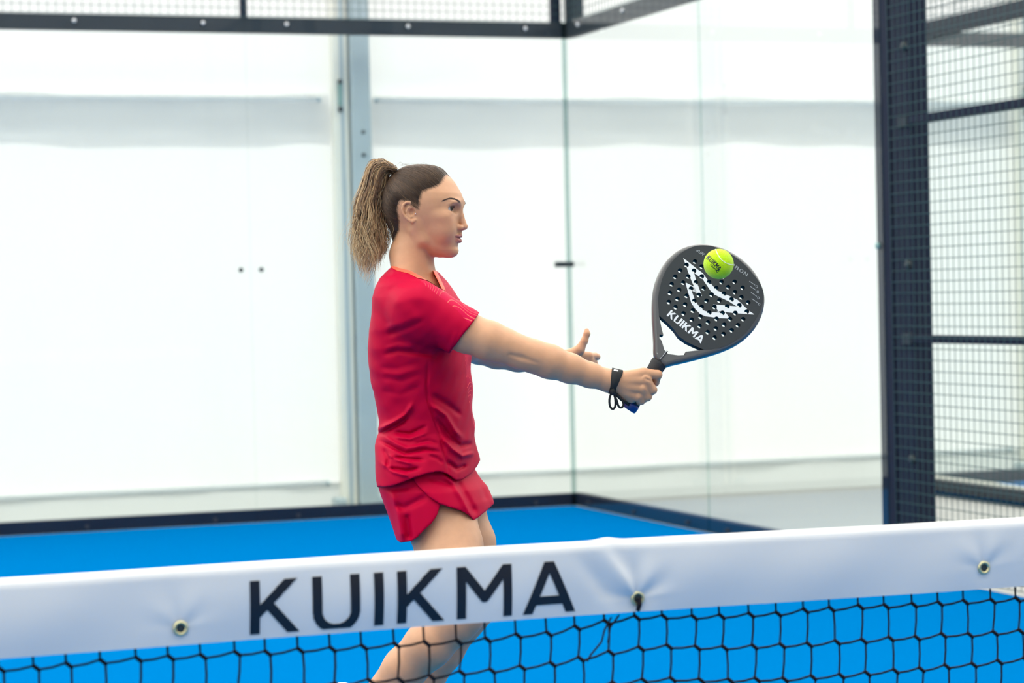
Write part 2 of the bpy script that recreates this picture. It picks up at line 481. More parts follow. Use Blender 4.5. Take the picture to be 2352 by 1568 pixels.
GW = {'K': 0.66, 'U': 0.66, 'I': 0.0, 'M': 0.84, 'A': 0.72, 'R': 0.54, 'B': 0.54, 'O': 0.68, 'N': 0.6, 'C': 0.62, 'P': 0.52, 'D': 0.58, 'E': 0.45, 'L': 0.42}

def text_quads(s, gap, th, sub=6):
    """text in unit cap height -> list of small quads in (x, y); also total width"""
    quads = []
    x = th/2
    for ch in s:
        if ch == ' ':
            x += 0.45
            continue
        for pl in GLYPH[ch]:
            pts = [np.array(p, float) for p in pl]
            nrm = []
            for i in range(len(pts)):
                d = pts[min(i+1, len(pts)-1)] - pts[max(i-1, 0)]
                d = d/np.linalg.norm(d)
                nrm.append(np.array([-d[1], d[0]]))
            for i in range(len(pts)-1):
                a, b = pts[i], pts[i+1]
                na, nb_ = nrm[i], nrm[i+1]
                n = sub if len(pts) == 2 else max(1, int(np.linalg.norm(b-a)*sub))
                for k in range(n):
                    t0, t1 = k/n, (k+1)/n
                    p0, p1 = a+(b-a)*t0, a+(b-a)*t1
                    m0, m1 = na+(nb_-na)*t0, na+(nb_-na)*t1
                    q = [p0-m0*th/2, p1-m1*th/2, p1+m1*th/2, p0+m0*th/2]
                    quads.append([(x+c[0], min(1, max(0, c[1]))) for c in q])
        x += GW[ch] + th + gap
    return quads, x - gap - th/2

def text_mesh(s, gap, th, fn, sub=6):
    """fn(x, y) -> 3-D point for unit text coordinates"""
    qs, w = text_quads(s, gap, th, sub)
    v, f = [], []
    for q in qs:
        n = len(v)
        v += [fn(x, y, w) for x, y in q]
        f.append((n, n+1, n+2, n+3))
    return v, f

def text_objs(s, gap, th, fn, material, parent, res=60):
    """one flat mesh for each letter, in fine cells so that strokes do not overlap"""
    w = text_quads(s, gap, th, 1)[1]
    out = []
    x = th/2
    h = 1.0/res
    for ch in s:
        if ch == ' ':
            x += 0.45
            continue
        nx = int((GW[ch]+th+0.2)/h)+1
        gx = -th/2-0.1 + (np.arange(nx)+0.5)*h
        gy = (np.arange(res)+0.5)*h
        X, Y = [q.ravel() for q in np.meshgrid(gx, gy, indexing='ij')]
        d = np.full(X.shape, 9.0)
        for pl in GLYPH[ch]:
            for (ax_, ay_), (bx_, by_) in zip(pl[:-1], pl[1:]):
                ex, ey = bx_-ax_, by_-ay_
                L = math.hypot(ex, ey)
                # run free ends past the cap lines so they are cut flat there
                e0 = th if ay_ in (0, 1) and abs(ey) > 0.3 and (ax_, ay_) == pl[0] else 0
                e1 = th if by_ in (0, 1) and abs(ey) > 0.3 and (bx_, by_) == pl[-1] else 0
                x0, y0 = ax_-ex/L*e0, ay_-ey/L*e0
                x1, y1 = bx_+ex/L*e1, by_+ey/L*e1
                fx, fy = x1-x0, y1-y0
                t = np.clip(((X-x0)*fx+(Y-y0)*fy)/(fx*fx+fy*fy), 0, 1)
                d = np.minimum(d, np.hypot(X-x0-fx*t, Y-y0-fy*t))
        ok = d < th/2
        v, f = [], []
        for cx_, cy_ in zip(X[ok], Y[ok]):
            n = len(v)
            v += [fn(x+cx_+a*h/2, cy_+b*h/2, w) for a, b in ((-1, -1), (1, -1), (1, 1), (-1, 1))]
            f.append((n, n+1, n+2, n+3))
        me = np_letter(v, f)
        out.append(link('letter', me, material, parent))
        x += GW[ch]+th+gap
    return out

def np_letter(v, f):
    me = bpy.data.meshes.new('letter')
    key, idx, vv = {}, [], []
    for p in v:
        k = (round(p[0], 6), round(p[1], 6), round(p[2], 6))
        if k not in key:
            key[k] = len(vv)
            vv.append(tuple(map(float, p)))
        idx.append(key[k])
    me.from_pydata(vv, [], [tuple(idx[i] for i in q) for q in f])
    me.update()
    return me

# ------------------------------------------------------------------ net
M_TAPE = mat('white_vinyl', (0.77, 0.77, 0.765, 1), rough=0.38, spec=0.5, coat=0.1)
M_INK = mat('black_ink', lin(22, 24, 34), rough=0.4)
M_BRASS = mat('brass_eyelet', (0.72, 0.66, 0.38, 1), rough=0.3, metal=0.8)
M_CORD = mat('net_cord', lin(22, 18, 26), rough=0.8, spec=0.2)
TAPE_Z = 0.872
EYES = [(0.458, 0.775, 0.35), (1.246, 0.772, 1.0), (1.918, 0.785, 0.5)]

def tape_profile(t):
    """t 0 (top) .. 1 (lower edge): (out, down)"""
    if t < 0.14:
        a = t/0.14*math.pi/2
        return 0.017*math.sin(a), 0.017*(1-math.cos(a))
    s = (t-0.14)/0.86
    return 0.017 + 0.004*math.sin(s*math.pi) - 0.006*s, 0.017 + 0.107*s

def tape_point(x, t, off=0.0, side=-1):
    o, d = tape_profile(t)
    z = TAPE_Z - d + 0.003*math.sin((x-0.8)*2.0)*0 - 0.002*math.cos(x*3.1)
    y = o
    if side < 0:
        for ex, ez, amp in EYES:
            dx, dz = x-ex, z-ez
            r = math.hypot(dx, dz)+1e-6
            # the eyelet pulls the vinyl in, with puckers that fan out from it
            y -= amp*0.007*math.exp(-(r/0.022)**2)
            ang = math.atan2(dz, dx)
            fan = math.exp(-((r-0.035)/0.035)**2)*max(0, math.sin(ang))**0.5
            y += amp*0.0035*fan*math.cos(ang*5.0+0.5)
            if amp > 0.9:
                lx = dx + 0.75*dz
                y += 0.006*math.exp(-(lx/0.016)**2)*math.exp(-((dz-0.045)/0.04)**2)
                y -= 0.005*math.exp(-((lx+0.045)/0.02)**2)*math.exp(-((dz-0.03)/0.04)**2)
                z += 0.004*math.exp(-((x-1.195)/0.02)**2)*max(0, 1-t*3)
        y += 0.0016*math.sin(x*9+1.0)*math.sin(t*3.0) + 0.001*math.sin(x*23+t*4)
    if t < 0.14:
        n = (math.sin(t/0.14*math.pi/2), math.cos(t/0.14*math.pi/2))
    else:
        n = (1.0, 0.0)
    return (x, side*(y+off*n[0]), z+off*n[1])

net = empty('padel_net', (0, 0, 0), label='black knotted padel net with white vinyl headband across the foreground', cat='net')
def build_tape():
    X = np.linspace(-4.9, 4.9, 140).tolist() + np.linspace(0.0, 2.3, 460).tolist()
    X = sorted(set(X))
    T = np.linspace(0, 1, 30)
    v, f = [], []
    rows = [(-1, t) for t in T[::-1]] + [(1, t) for t in T[1:]]
    for s, t in rows:
        for x in X:
            v.append(tape_point(x, t, 0, s))
    n = len(X)
    for j in range(len(rows)-1):
        for i in range(n-1):
            a = j*n+i
            f.append((a, a+1, a+n+1, a+n))
    return obj('headband', v, f, M_TAPE, net, smooth=True)
band = build_tape()
# brand lettering follows the vinyl
def tape_text(x, y, w):
    px = 0.571 + x/w*(1.127-0.571)
    return tape_point(px, 0.235 + (1-y)*0.70, 0.0012)
for o in text_objs('KUIKMA', 0.245, 0.165, tape_text, M_INK, band, res=90):
    o['label'] = 'black printed capital letter'
for ex, ez, amp in EYES:
    b = MB()
    n = 20
    yb = -0.0178 + 0.006*amp
    prof = [(0.0065, 0.004), (0.0068, -0.001), (0.009, -0.0028), (0.0115, -0.002), (0.0125, 0.001)]
    for r, d in prof:
        for k in range(n):
            a = 2*math.pi*k/n
            b.v.append((r*math.cos(a), yb+d, r*math.sin(a)))
    for i in range(len(prof)-1):
        for k in range(n):
            b.f.append((i*n+k, i*n+(k+1) % n, (i+1)*n+(k+1) % n, (i+1)*n+k))
    o = b.build('eyelet', M_BRASS, band, smooth=True)
    o.location = (ex, 0, ez)
    b = MB()
    b.v = [(0, yb-0.0010, 0)] + [(0.0069*math.cos(2*math.pi*k/n), yb-0.0010, 0.0069*math.sin(2*math.pi*k/n)) for k in range(n)]
    b.f = [(0, 1+k, 1+(k+1) % n) for k in range(n)]
    o = b.build('eyelet_hole', M_DARK, band)
    o.location = (ex, 0, ez)

def build_netting():
    rng = random.Random(7)
    cx, cz = 0.0535, 0.0555
    n0, n1 = int(-4.9/cx), int(4.9/cx)
    rows = 13
    def node(i, j):
        x = i*cx + 0.006*j + 0.012
        sag = 0.014*math.exp(-((x-1.25)/0.12)**2) if j < 3 else 0.006*math.exp(-((x-1.25)/0.2)**2)
        rr = random.Random(i*97+j)
        z = 0.727 - j*cz + sag + 0.004*math.sin(x*5+j)
        return Vector((x+rr.uniform(-.002, .002), rr.uniform(-.002, .002), z+rr.uniform(-.0015, .0015)))
    b = MB()
    r = 0.0020
    off = Vector((0.0085, 0, -0.0065))
    for j in range(rows):
        for i in range(n0, n1):
            u = node(i, j)
            l = u + off
            seg = 4 if -1.0 < u.x < 3.2 else 3
            b.tube([u + Vector((-.002, 0, .002)), (u+l)/2 + Vector((0, -.0012, 0)), l + Vector((.002, 0, -.002))], r*1.75, seg+1)
            if j == 0:
                b.tube([Vector((u.x-0.001, 0, 0.765)), u], r, seg, False)
            if j+1 < rows:
                w = node(i, j+1)
                b.tube([l, (l+w)/2 + Vector((0.0012, 0, 0)), w], r, seg, False)
            if i+1 < n1:
                w = node(i+1, j)
                b.tube([l, (l+w)/2 + Vector((0, 0, -0.0016)), w], r, seg, False)
    return b.build('netting', M_CORD, net, smooth=True, kind='stuff')
build_netting()
MB().tube([(1.20, -0.004, 0.742), (1.185, -0.009, 0.722), (1.178, -0.012, 0.703), (1.158, -0.013, 0.683), (1.15, -0.014, 0.672)], 0.0017, 6).build('tie_cord', M_CORD, net)
MB().tube([(1.215, -0.003, 0.745), (1.196, -0.008, 0.726), (1.19, -0.011, 0.70)], 0.0017, 6).build('tie_cord', M_CORD, net)
MB().tube([(1.247, -0.016, 0.772), (1.246, -0.02, 0.763), (1.244, -0.016, 0.752)], 0.004, 8).build('eyelet_tie', M_CORD, net)
MB().tube([(-4.9, 0, 0.862), (4.9, 0, 0.862)], 0.005, 8).build('cable', M_DARK, net)
for s in (-1, 1):
    MB().bbox(s*4.92-0.04, -0.04, 0, s*4.92+0.04, 0.04, 0.93, 0.006).build('net_post', M_STEEL, net)
# ------------------------------------------------------------------ implicit-surface modelling helpers
D0 = 5.6                                   # distance of the player's mid-plane
P0 = CAM + FW*D0
AX = np.stack([RT, FW, UP])                # rows: right, away, up

def P(px, py, w=0.0):
    d = D0+w
    return np.array([(px-1176)/F_PX*d, w, (784-py)/F_PX*d])
def to_world(q):
    return P0 + np.asarray(q) @ AX
def from_world(q):
    return (np.asarray(q)-P0) @ AX.T
def pix(U, W, V):
    d = D0+W
    return 1176+F_PX*U/d, 784-F_PX*V/d

def smin(a, b, k):
    if k <= 0:
        return np.minimum(a, b)
    h = np.clip(0.5+0.5*(b-a)/k, 0, 1)
    return b+(a-b)*h-k*h*(1-h)
def smax(a, b, k):
    return -smin(-a, -b, k)

class Cone:
    def __init__(self, a, b, ra, rb):
        self.a, self.b, self.ra, self.rb = np.asarray(a, float), np.asarray(b, float), ra, rb
        r = max(ra, rb)
        self.lo = np.minimum(self.a, self.b)-r
        self.hi = np.maximum(self.a, self.b)+r
    def __call__(self, U, W, V):
        ab = self.b-self.a
        L = ab @ ab + 1e-12
        x, y, z = U-self.a[0], W-self.a[1], V-self.a[2]
        t = np.clip((x*ab[0]+y*ab[1]+z*ab[2])/L, 0, 1)
        return np.sqrt((x-ab[0]*t)**2+(y-ab[1]*t)**2+(z-ab[2]*t)**2) - (self.ra+(self.rb-self.ra)*t)

class Ell:
    """ellipsoid, axes rows R (local->world rows), radii r"""
    def __init__(self, c, r, R=None):
        self.c, self.r = np.asarray(c, float), np.asarray(r, float)
        self.R = np.eye(3) if R is None else np.asarray(R)
        m = self.r.max()
        self.lo, self.hi = self.c-m, self.c+m
    def __call__(self, U, W, V):
        x, y, z = U-self.c[0], W-self.c[1], V-self.c[2]
        R = self.R
        a = (x*R[0, 0]+y*R[0, 1]+z*R[0, 2])/self.r[0]
        b = (x*R[1, 0]+y*R[1, 1]+z*R[1, 2])/self.r[1]
        c = (x*R[2, 0]+y*R[2, 1]+z*R[2, 2])/self.r[2]
        k0 = np.sqrt(a*a+b*b+c*c)+1e-9
        k1 = np.sqrt((a/self.r[0])**2+(b/self.r[1])**2+(c/self.r[2])**2)+1e-9
        return k0*(k0-1)/k1

class Fn:
    def __init__(self, fn, lo, hi):
        self.fn, self.lo, self.hi = fn, np.asarray(lo, float), np.asarray(hi, float)
    def __call__(self, U, W, V):
        return self.fn(U, W, V)

def chain(nodes, k=0.0):
    """nodes: (px, py, w, r) -> list of (Cone, k)"""
    out = []
    for p, q in zip(nodes[:-1], nodes[1:]):
        out.append((Cone(P(*p[:3]), P(*q[:3]), p[3], q[3]), k))
    return out

class Field:
    def __init__(self, xs, ys, zs):
        self.ax = [np.asarray(xs, np.float32), np.asarray(ys, np.float32), np.asarray(zs, np.float32)]
        self.F = np.full([len(a) for a in self.ax], 0.2, np.float32)
    def _sl(self, lo, hi):
        s = []
        for a, l, h in zip(self.ax, lo, hi):
            i, j = np.searchsorted(a, l), np.searchsorted(a, h)
            if j <= i:
                return None
            s.append(slice(i, j))
        return tuple(s)
    def grid(self, s):
        return np.meshgrid(self.ax[0][s[0]], self.ax[1][s[1]], self.ax[2][s[2]], indexing='ij', sparse=True)
    def add(self, p, k=0.0):
        m = k+0.012
        s = self._sl(p.lo-m, p.hi+m)
        if s:
            self.F[s] = smin(self.F[s], p(*self.grid(s)).astype(np.float32), k)
    def sub(self, p, k=0.0):
        m = k+0.004
        s = self._sl(p.lo-m, p.hi+m)
        if s:
            self.F[s] = smax(self.F[s], -p(*self.grid(s)).astype(np.float32), k)
    def mesh(self):
        return surface_nets(self.F, self.ax)

def surface_nets(F, ax):
    S = (F < 0)
    n0, n1, n2 = F.shape
    c = np.zeros((n0-1, n1-1, n2-1), np.uint8)
    for i in (0, 1):
        for j in (0, 1):
            for k in (0, 1):
                c += S[i:n0-1+i, j:n1-1+j, k:n2-1+k]
    I, J, K = np.nonzero((c > 0) & (c < 8))
    del c
    flat = (I.astype(np.int64)*(n1-1)+J)*(n2-1)+K
    cx, cy, cz = ax
    pos = np.zeros((len(I), 3))
    cnt = np.zeros(len(I))
    corner = [(i, j, k) for i in (0, 1) for j in (0, 1) for k in (0, 1)]
    val = {q: F[I+q[0], J+q[1], K+q[2]].astype(np.float64) for q in corner}
    for a in corner:
        for d in range(3):
            if a[d] == 0:
                b = tuple(1 if i == d else a[i] for i in range(3))
                va, vb = val[a], val[b]
                m = (va < 0) != (vb < 0)
                t = np.where(m, va/np.where(m, va-vb, 1), 0)
                pa = np.stack([cx[I+a[0]], cy[J+a[1]], cz[K+a[2]]], 1).astype(np.float64)
                pb = np.stack([cx[I+b[0]], cy[J+b[1]], cz[K+b[2]]], 1)
                pos[m] += (pa+(pb-pa)*t[:, None])[m]
                cnt[m] += 1
    pos /= cnt[:, None]
    quads = []
    st = np.array([(n1-1)*(n2-1), n2-1, 1], np.int64)
    for d in range(3):
        sl0 = [slice(None)]*3
        sl1 = [slice(None)]*3
        sl0[d] = slice(0, -1)
        sl1[d] = slice(1, None)
        A, B = S[tuple(sl0)], S[tuple(sl1)]
        i, j, k = np.nonzero(A != B)
        e, g = (d+1) % 3, (d+2) % 3
        idx = [i, j, k]
        ok = np.ones(len(i), bool)
        for q in (e, g):
            ok &= (idx[q] > 0) & (idx[q] < F.shape[q]-1)
        i, j, k = i[ok], j[ok], k[ok]
        base = i*st[0]+j*st[1]+k*st[2]
        q4 = np.stack([base-st[e]-st[g], base-st[g], base, base-st[e]], 1)
        ids = np.searchsorted(flat, q4)
        flip = A[i, j, k]
        ids[~flip] = ids[~flip][:, ::-1]
        quads.append(ids)
    return pos, np.concatenate(quads)

def relax(pos, quads, n=1, lam=0.5):
    for _ in range(n):
        acc = np.zeros_like(pos)
        cnt = np.zeros(len(pos))
        for a, b in ((0, 1), (1, 2), (2, 3), (3, 0)):
            np.add.at(acc, quads[:, a], pos[quads[:, b]])
            np.add.at(acc, quads[:, b], pos[quads[:, a]])
            np.add.at(cnt, quads[:, a], 1)
            np.add.at(cnt, quads[:, b], 1)
        pos = pos + lam*(acc/np.maximum(cnt, 1)[:, None]-pos)
    return pos

def np_mesh(name, verts, quads):
    me = bpy.data.meshes.new(name)
    me.vertices.add(len(verts))
    me.vertices.foreach_set('co', np.ascontiguousarray(verts, np.float32).ravel())
    nq, w = quads.shape
    me.loops.add(nq*w)
    me.loops.foreach_set('vertex_index', np.ascontiguousarray(quads, np.int32).ravel())
    me.polygons.add(nq)
    me.polygons.foreach_set('loop_start', np.arange(0, nq*w, w, dtype=np.int32))
    me.polygons.foreach_set('loop_total', np.full(nq, w, np.int32))
    me.polygons.foreach_set('use_smooth', np.ones(nq, bool))
    me.update(calc_edges=True)
    me.validate()
    return me

def poly_sd(x, y, poly):
    """signed distance to a polygon (negative inside); x, y 1-D arrays"""
    p = np.asarray(poly, float)
    d = np.full(x.shape, 1e18)
    ins = np.zeros(x.shape, bool)
    for i in range(len(p)):
        a, b = p[i], p[(i+1) % len(p)]
        e = b-a
        t = np.clip(((x-a[0])*e[0]+(y-a[1])*e[1])/(e@e+1e-12), 0, 1)
        d = np.minimum(d, (x-a[0]-e[0]*t)**2+(y-a[1]-e[1]*t)**2)
        cr = (a[1] > y) != (b[1] > y)
        with np.errstate(divide='ignore', invalid='ignore'):
            xi = a[0]+(y-a[1])*e[0]/(e[1] if e[1] != 0 else 1e-12)
        ins ^= cr & (x < xi)
    d = np.sqrt(d)
    return np.where(ins, -d, d)

def line_d(x, y, pts):
    """distance to a polyline and the arc fraction (for fading the ends)"""
    p = np.asarray(pts, float)
    seg = np.linalg.norm(np.diff(p, axis=0), axis=1)
    tot = seg.sum()
    best = np.full(x.shape, 1e18)
    frac = np.zeros(x.shape)
    s0 = 0.0
    for i in range(len(p)-1):
        a, e = p[i], p[i+1]-p[i]
        t = np.clip(((x-a[0])*e[0]+(y-a[1])*e[1])/(e@e+1e-12), 0, 1)
        d = (x-a[0]-e[0]*t)**2+(y-a[1]-e[1]*t)**2
        m = d < best
        best = np.where(m, d, best)
        frac = np.where(m, (s0+seg[i]*t)/tot, frac)
        s0 += seg[i]
    return np.sqrt(best), frac

# ------------------------------------------------------------------ head (head-local metres: x forward, y to the near side, z up)
HEAD_YAW = math.radians(13)
HO = P(975, 480, 0.0)
HF = np.array([math.cos(HEAD_YAW), -math.sin(HEAD_YAW), 0.0])
HN = np.array([-math.sin(HEAD_YAW), -math.cos(HEAD_YAW), 0.0])      # near side (her right)
HU = np.array([0.0, 0.0, 1.0])
HR = np.stack([HF, HN, HU])
mm = 0.001
def H(x, y, z):
    return HO + (x*mm)*HF + (y*mm)*HN + (z*mm)*HU
def hloc(U, W, V):
    x, y, z = U-HO[0], W-HO[1], V-HO[2]
    return (x*HF[0]+y*HF[1])/mm, (x*HN[0]+y*HN[1])/mm, z/mm + 0*x + 0*y
Zs = np.array([-116, -113, -110, -104, -97, -90, -80, -70, -60, -50, -40, -25, -10, 5, 20, 35, 50], float)
XF = np.array([50, 58, 68, 75, 78.5, 78, 80.5, 82.5, 83.5, 84, 84.5, 85.5, 87, 90.5, 90, 82, 70], float)
XB = np.array([30, 24, 18, 8, 0, -6, -14, -24, -34, -44, -52, -58, -62, -66, -70, -70, -66], float)
WD = np.array([6, 13, 20, 29, 36, 41, 46, 50, 54, 57, 59.5, 62, 64, 65, 65, 62, 56], float)
def face_fn(U, W, V):
    x, y, z = hloc(U, W, V)
    x, y, z = np.broadcast_arrays(x, y, z)
    zc = np.clip(z, Zs[0], Zs[-1])
    xf, xb, wd = np.interp(zc, Zs, XF), np.interp(zc, Zs, XB), np.interp(zc, Zs, WD)
    x0 = np.interp(zc, [-116, -90, -40, 20], [38, 30, 16, 8])
    L = np.where(x > x0, xf-x0, x0-xb)
    n = 2.25
    r = ((np.abs(x-x0)/L)**n+(np.abs(y)/wd)**n)**(1/n)
    d = (r-1)*np.minimum(L, wd)*0.9
    d = smax(d, np.maximum(z-42, -114-z), 14)
    return d*mm
HEAD = []
def hc(a, b, ra, rb, k):
    HEAD.append((Cone(H(*a), H(*b), ra*mm, rb*mm), k*mm, 1))
def he(c, r, k, sgn=1):
    HEAD.append((Ell(H(*c), np.array(r)*mm, HR), k*mm, sgn))
HEAD.append((Ell(H(-6, 0, 16), np.array([93, 73, 84])*mm, HR), 0.0, 1))
HEAD.append((Fn(face_fn, H(10, 0, -30)-0.13, H(10, 0, -30)+0.13), 14*mm, 1))
hc((58, 0, -100), (62, 0, -99), 12, 13, 10)                        # chin
he((64, 0, -99), (15, 19, 12.5), 8)
for s in (-1, 1):
    hc((52, 12*s, -100), (8, 46*s, -74), 10, 12, 10)                # jaw
    hc((8, 46*s, -74), (-6, 58*s, -35), 12, 11, 12)
    he((52, 46*s, -20), (20, 15, 12), 16)                           # cheekbone
    he((58, 37*s, -46), (20, 18, 27), 20)                           # cheek
    he((79, 24*s, 13), (11, 21, 6), 9)                              # brow ridge
    he((85.5, 31.5*s, -4), (14.5, 16, 10.8), 8, -1)                   # eye socket
    EYE = (64, 33*s, -1.5)
    he(EYE, (14.4, 15.0, 14.2), 2.5)                                # lids over the eyeball
    he((76.0, 36.5*s, -2.6), (10, 14.8, 5.9), 0.5, -1)                 # lid opening
    he((68, 33*s, 8.8), (12.0, 15, 2.6), 3.5)                         # upper lid fold
    he((67, 34*s, -13.5), (11.5, 15, 4), 6)                         # lower lid
hc((83.5, 0, 0), (88.5, 0, -18), 6.0, 6.2, 7)                       # nose bridge
hc((88.5, 0, -18), (95.2, 0, -40), 6.2, 8.0, 4)
he((94.5, 0, -43), (9, 9.5, 7.2), 3)
for s in (-1, 1):
    he((86, 11.5*s, -44.5), (10, 6.2, 6.8), 4)                      # nostril wing
    he((92, 6.2*s, -51.5), (5.5, 2.8, 3.4), 1.2, -1)                # nostril
hc((88, 0, -49), (86, 0, -54), 4, 3.2, 4)
hc((82, 0, -56), (84.5, 0, -60), 5, 5.5, 6)
for s in (-1, 1):
    hc((87.0, 3*s, -63.2), (83.8, 13*s, -64.6), 3.8, 3.2, 3)      # upper lip
    hc((83.8, 13*s, -64.6), (76, 23*s, -65.8), 3.2, 1.8, 3)
    hc((84.9, 0, -75.0), (81.5, 12*s, -73.6), 4.6, 3.9, 3)        # lower lip
    hc((81.5, 12*s, -73.6), (76, 22*s, -67.6), 3.9, 1.8, 3)
    HEAD.append((Cone(H(91.2, 0, -69.1), H(79.5, 22*s, -66.4), 1.3*mm, 1.3*mm), 1.2*mm, -1))
he((86.5, 0, -88), (6, 20, 4), 5, -1)                               # fold under the lower lip
# ear
def ear_pts(pts, s):
    out = []
    for px_, py_, flare in pts:
        yy = 66+flare
        xx = ((px_-975)*1.017 + yy*math.sin(HEAD_YAW))/math.cos(HEAD_YAW)
        out.append((xx, s*yy, (480-py_)*1.017))
    return out
helix = [(953, 481, 2), (950.5, 473, 4), (944, 468.5, 6), (936.5, 468.5, 8), (929.5, 474, 10), (927, 483, 11), (928.5, 493, 10), (934, 502, 8), (942, 508.5, 5), (950, 512, 3), (956, 509, 2)]
anti = [(946, 478, 4), (940, 481, 6), (936, 489, 7), (938, 498, 6), (945, 503, 4)]
for s in (1, -1):
    E = ear_pts(helix, s)
    rr = [2.6, 2.9, 3.1, 3.1, 3.0, 2.9, 3.0, 3.3, 4.2, 4.8, 4.0]
    for i in range(len(E)-1):
        hc(E[i], E[i+1], rr[i], rr[i+1], 1.2)
    A = ear_pts(anti, s)
    for i in range(len(A)-1):
        hc(A[i], A[i+1], 2.4, 2.4, 1.5)
    c = ear_pts([(941, 489, 2)], s)[0]
    he(c, (14, 3.2, 20), 2)
    t = ear_pts([(956, 494, 2)], s)[0]
    hc(t, (t[0]+1, t[1]-4*s, t[2]-2), 3.2, 4, 2)
    t = ear_pts([(949, 491, 5)], s)[0]
    he(t, (6.5, 6.0, 8.5), 1.2, -1)

# ------------------------------------------------------------------ limbs
ARM_R = [(962, 716, -0.155, 0.048), (1010, 735, -0.168, 0.046), (1070, 763, -0.182, 0.0448), (1125, 783, -0.19, 0.0435), (1160, 795, -0.19, 0.0385),
         (1192, 806, -0.19, 0.0345), (1225, 818, -0.185, 0.0362), (1262, 830, -0.178, 0.0375), (1310, 846, -0.165, 0.0325), (1355, 861, -0.152, 0.0275), (1398, 874, -0.142, 0.0245), (1412, 878, -0.14, 0.0235)]
ARM_L = [(985, 712, 0.145, 0.046), (1035, 756, 0.245, 0.042), (1074, 792, 0.33, 0.040), (1100, 802, 0.375, 0.036), (1140, 811, 0.40, 0.0375), (1190, 821, 0.42, 0.0345), (1250, 829, 0.445, 0.028), (1296, 826, 0.46, 0.022)]
LEG_R = [(985, 1112, -0.075, 0.085), (1008, 1180, -0.088, 0.083), (1032, 1258, -0.125, 0.0748), (1052, 1350, -0.215, 0.060), (1056, 1405, -0.265, 0.053), (1040, 1428, -0.268, 0.050),
         (985, 1480, -0.262, 0.0515), (930, 1535, -0.24, 0.047), (850, 1622, -0.20, 0.034), (800, 1676, -0.18, 0.029)]
LEG_L = [(1000, 1112, 0.08, 0.084), (1035, 1180, 0.075, 0.08), (1068, 1250, 0.05, 0.070), (1082, 1340, 0.02, 0.057), (1080, 1395, 0.0, 0.051), (1062, 1422, 0.005, 0.049),
         (1012, 1490, 0.03, 0.052), (975, 1550, 0.05, 0.047), (925, 1630, 0.08, 0.034), (895, 1685, 0.10, 0.029)]
BODY, TORSO = [], []
for c_ in (ARM_R, ARM_L):
    BODY += chain(c_, 0.012)
for c_ in (LEG_R, LEG_L):
    TORSO += chain(c_, 0.018)
# torso under the clothes
TORSO += chain([(985, 1100, -0.06, 0.095), (985, 1100, 0.06, 0.095)], 0.03)
TORSO += chain([(972, 1000, -0.04, 0.085), (972, 1000, 0.04, 0.085)], 0.03)
TORSO += chain([(972, 1060, -0.03, 0.09), (968, 860, -0.03, 0.088)], 0.03)
TORSO += chain([(972, 1060, 0.03, 0.09), (968, 860, 0.03, 0.088)], 0.03)
TORSO += chain([(962, 780, -0.06, 0.08), (962, 780, 0.06, 0.08)], 0.03)
TORSO += chain([(940, 695, -0.13, 0.048), (962, 695, 0.13, 0.048)], 0.03)
TORSO += chain([(965, 860, 0, 0.085), (945, 700, 0, 0.06)], 0.03)
# knee caps, heel of the calf
BODY += [(Ell(P(1078, 1400, -0.28), (0.034, 0.036, 0.042)), 0.02), (Ell(P(1100, 1392, -0.005), (0.032, 0.034, 0.04)), 0.02)]
# elbow point and forearm muscle
BODY += [(Ell(P(1200, 826, -0.195), (0.03, 0.022, 0.018)), 0.014)]
# neck
NECK = [(Cone(H(-28, 9, -55), H(-24, 8, -150), 0.041, 0.044), 0.012), (Cone(H(-28, -9, -55), H(-24, -8, -150), 0.041, 0.044), 0.012),
        (Cone(H(-14, 0, -85), H(-12, 0, -165), 0.027, 0.028), 0.010)]
for s in (-1, 1):
    NECK.append((Cone(H(-14, 50*s, -52), H(14, 15*s, -172), 0.0105, 0.0085), 0.009))
    NECK.append((Cone(H(-40, 25*s, -110), H(-25, 82*s, -205), 0.034, 0.022), 0.03))
    NECK.append((Cone(H(22, 12*s, -184), H(6, 100*s, -206), 0.010, 0.008), 0.018))
NECK.append((Cone(H(-18, 0, -165), H(8, 0, -225), 0.032, 0.045), 0.03))
NECK.append((Cone(H(2, 60, -217), H(10, -60, -217), 0.034, 0.034), 0.03))
# hands
HAND_R = [
    [(1398, 874, -0.142, 0.0245), (1416, 877, -0.142, 0.0235)],
    [(1416, 872, -0.142, 0.018), (1478, 858, -0.147, 0.0132)], [(1416, 876, -0.143, 0.018), (1484, 873, -0.151, 0.0126)],
    [(1416, 884, -0.142, 0.018), (1478, 892, -0.149, 0.0122)], [(1416, 890, -0.140, 0.017), (1466, 911, -0.142, 0.0115)],
    [(1422, 896, -0.134, 0.017), (1450, 911, -0.132, 0.015)], [(1420, 868, -0.132, 0.018), (1452, 866, -0.122, 0.016)],
    [(1478, 857, -0.148, 0.0125), (1511, 860, -0.143, 0.0098), (1505, 878, -0.124, 0.0088), (1490, 886, -0.102, 0.0078)],
    [(1484, 874, -0.152, 0.0122), (1499, 895, -0.145, 0.0100), (1490, 904, -0.118, 0.0090), (1474, 897, -0.101, 0.0080)],
    [(1478, 893, -0.150, 0.0116), (1487, 911, -0.142, 0.0096), (1478, 916, -0.116, 0.0086), (1463, 908, -0.101, 0.0076)],
    [(1467, 911, -0.143, 0.0106), (1473, 920, -0.137, 0.0088), (1464, 924, -0.114, 0.0080), (1452, 917, -0.102, 0.0070)],
    [(1440, 868, -0.126, 0.0145), (1468, 858, -0.104, 0.0118), (1488, 866, -0.092, 0.0098), (1500, 876, -0.091, 0.0084)],
]
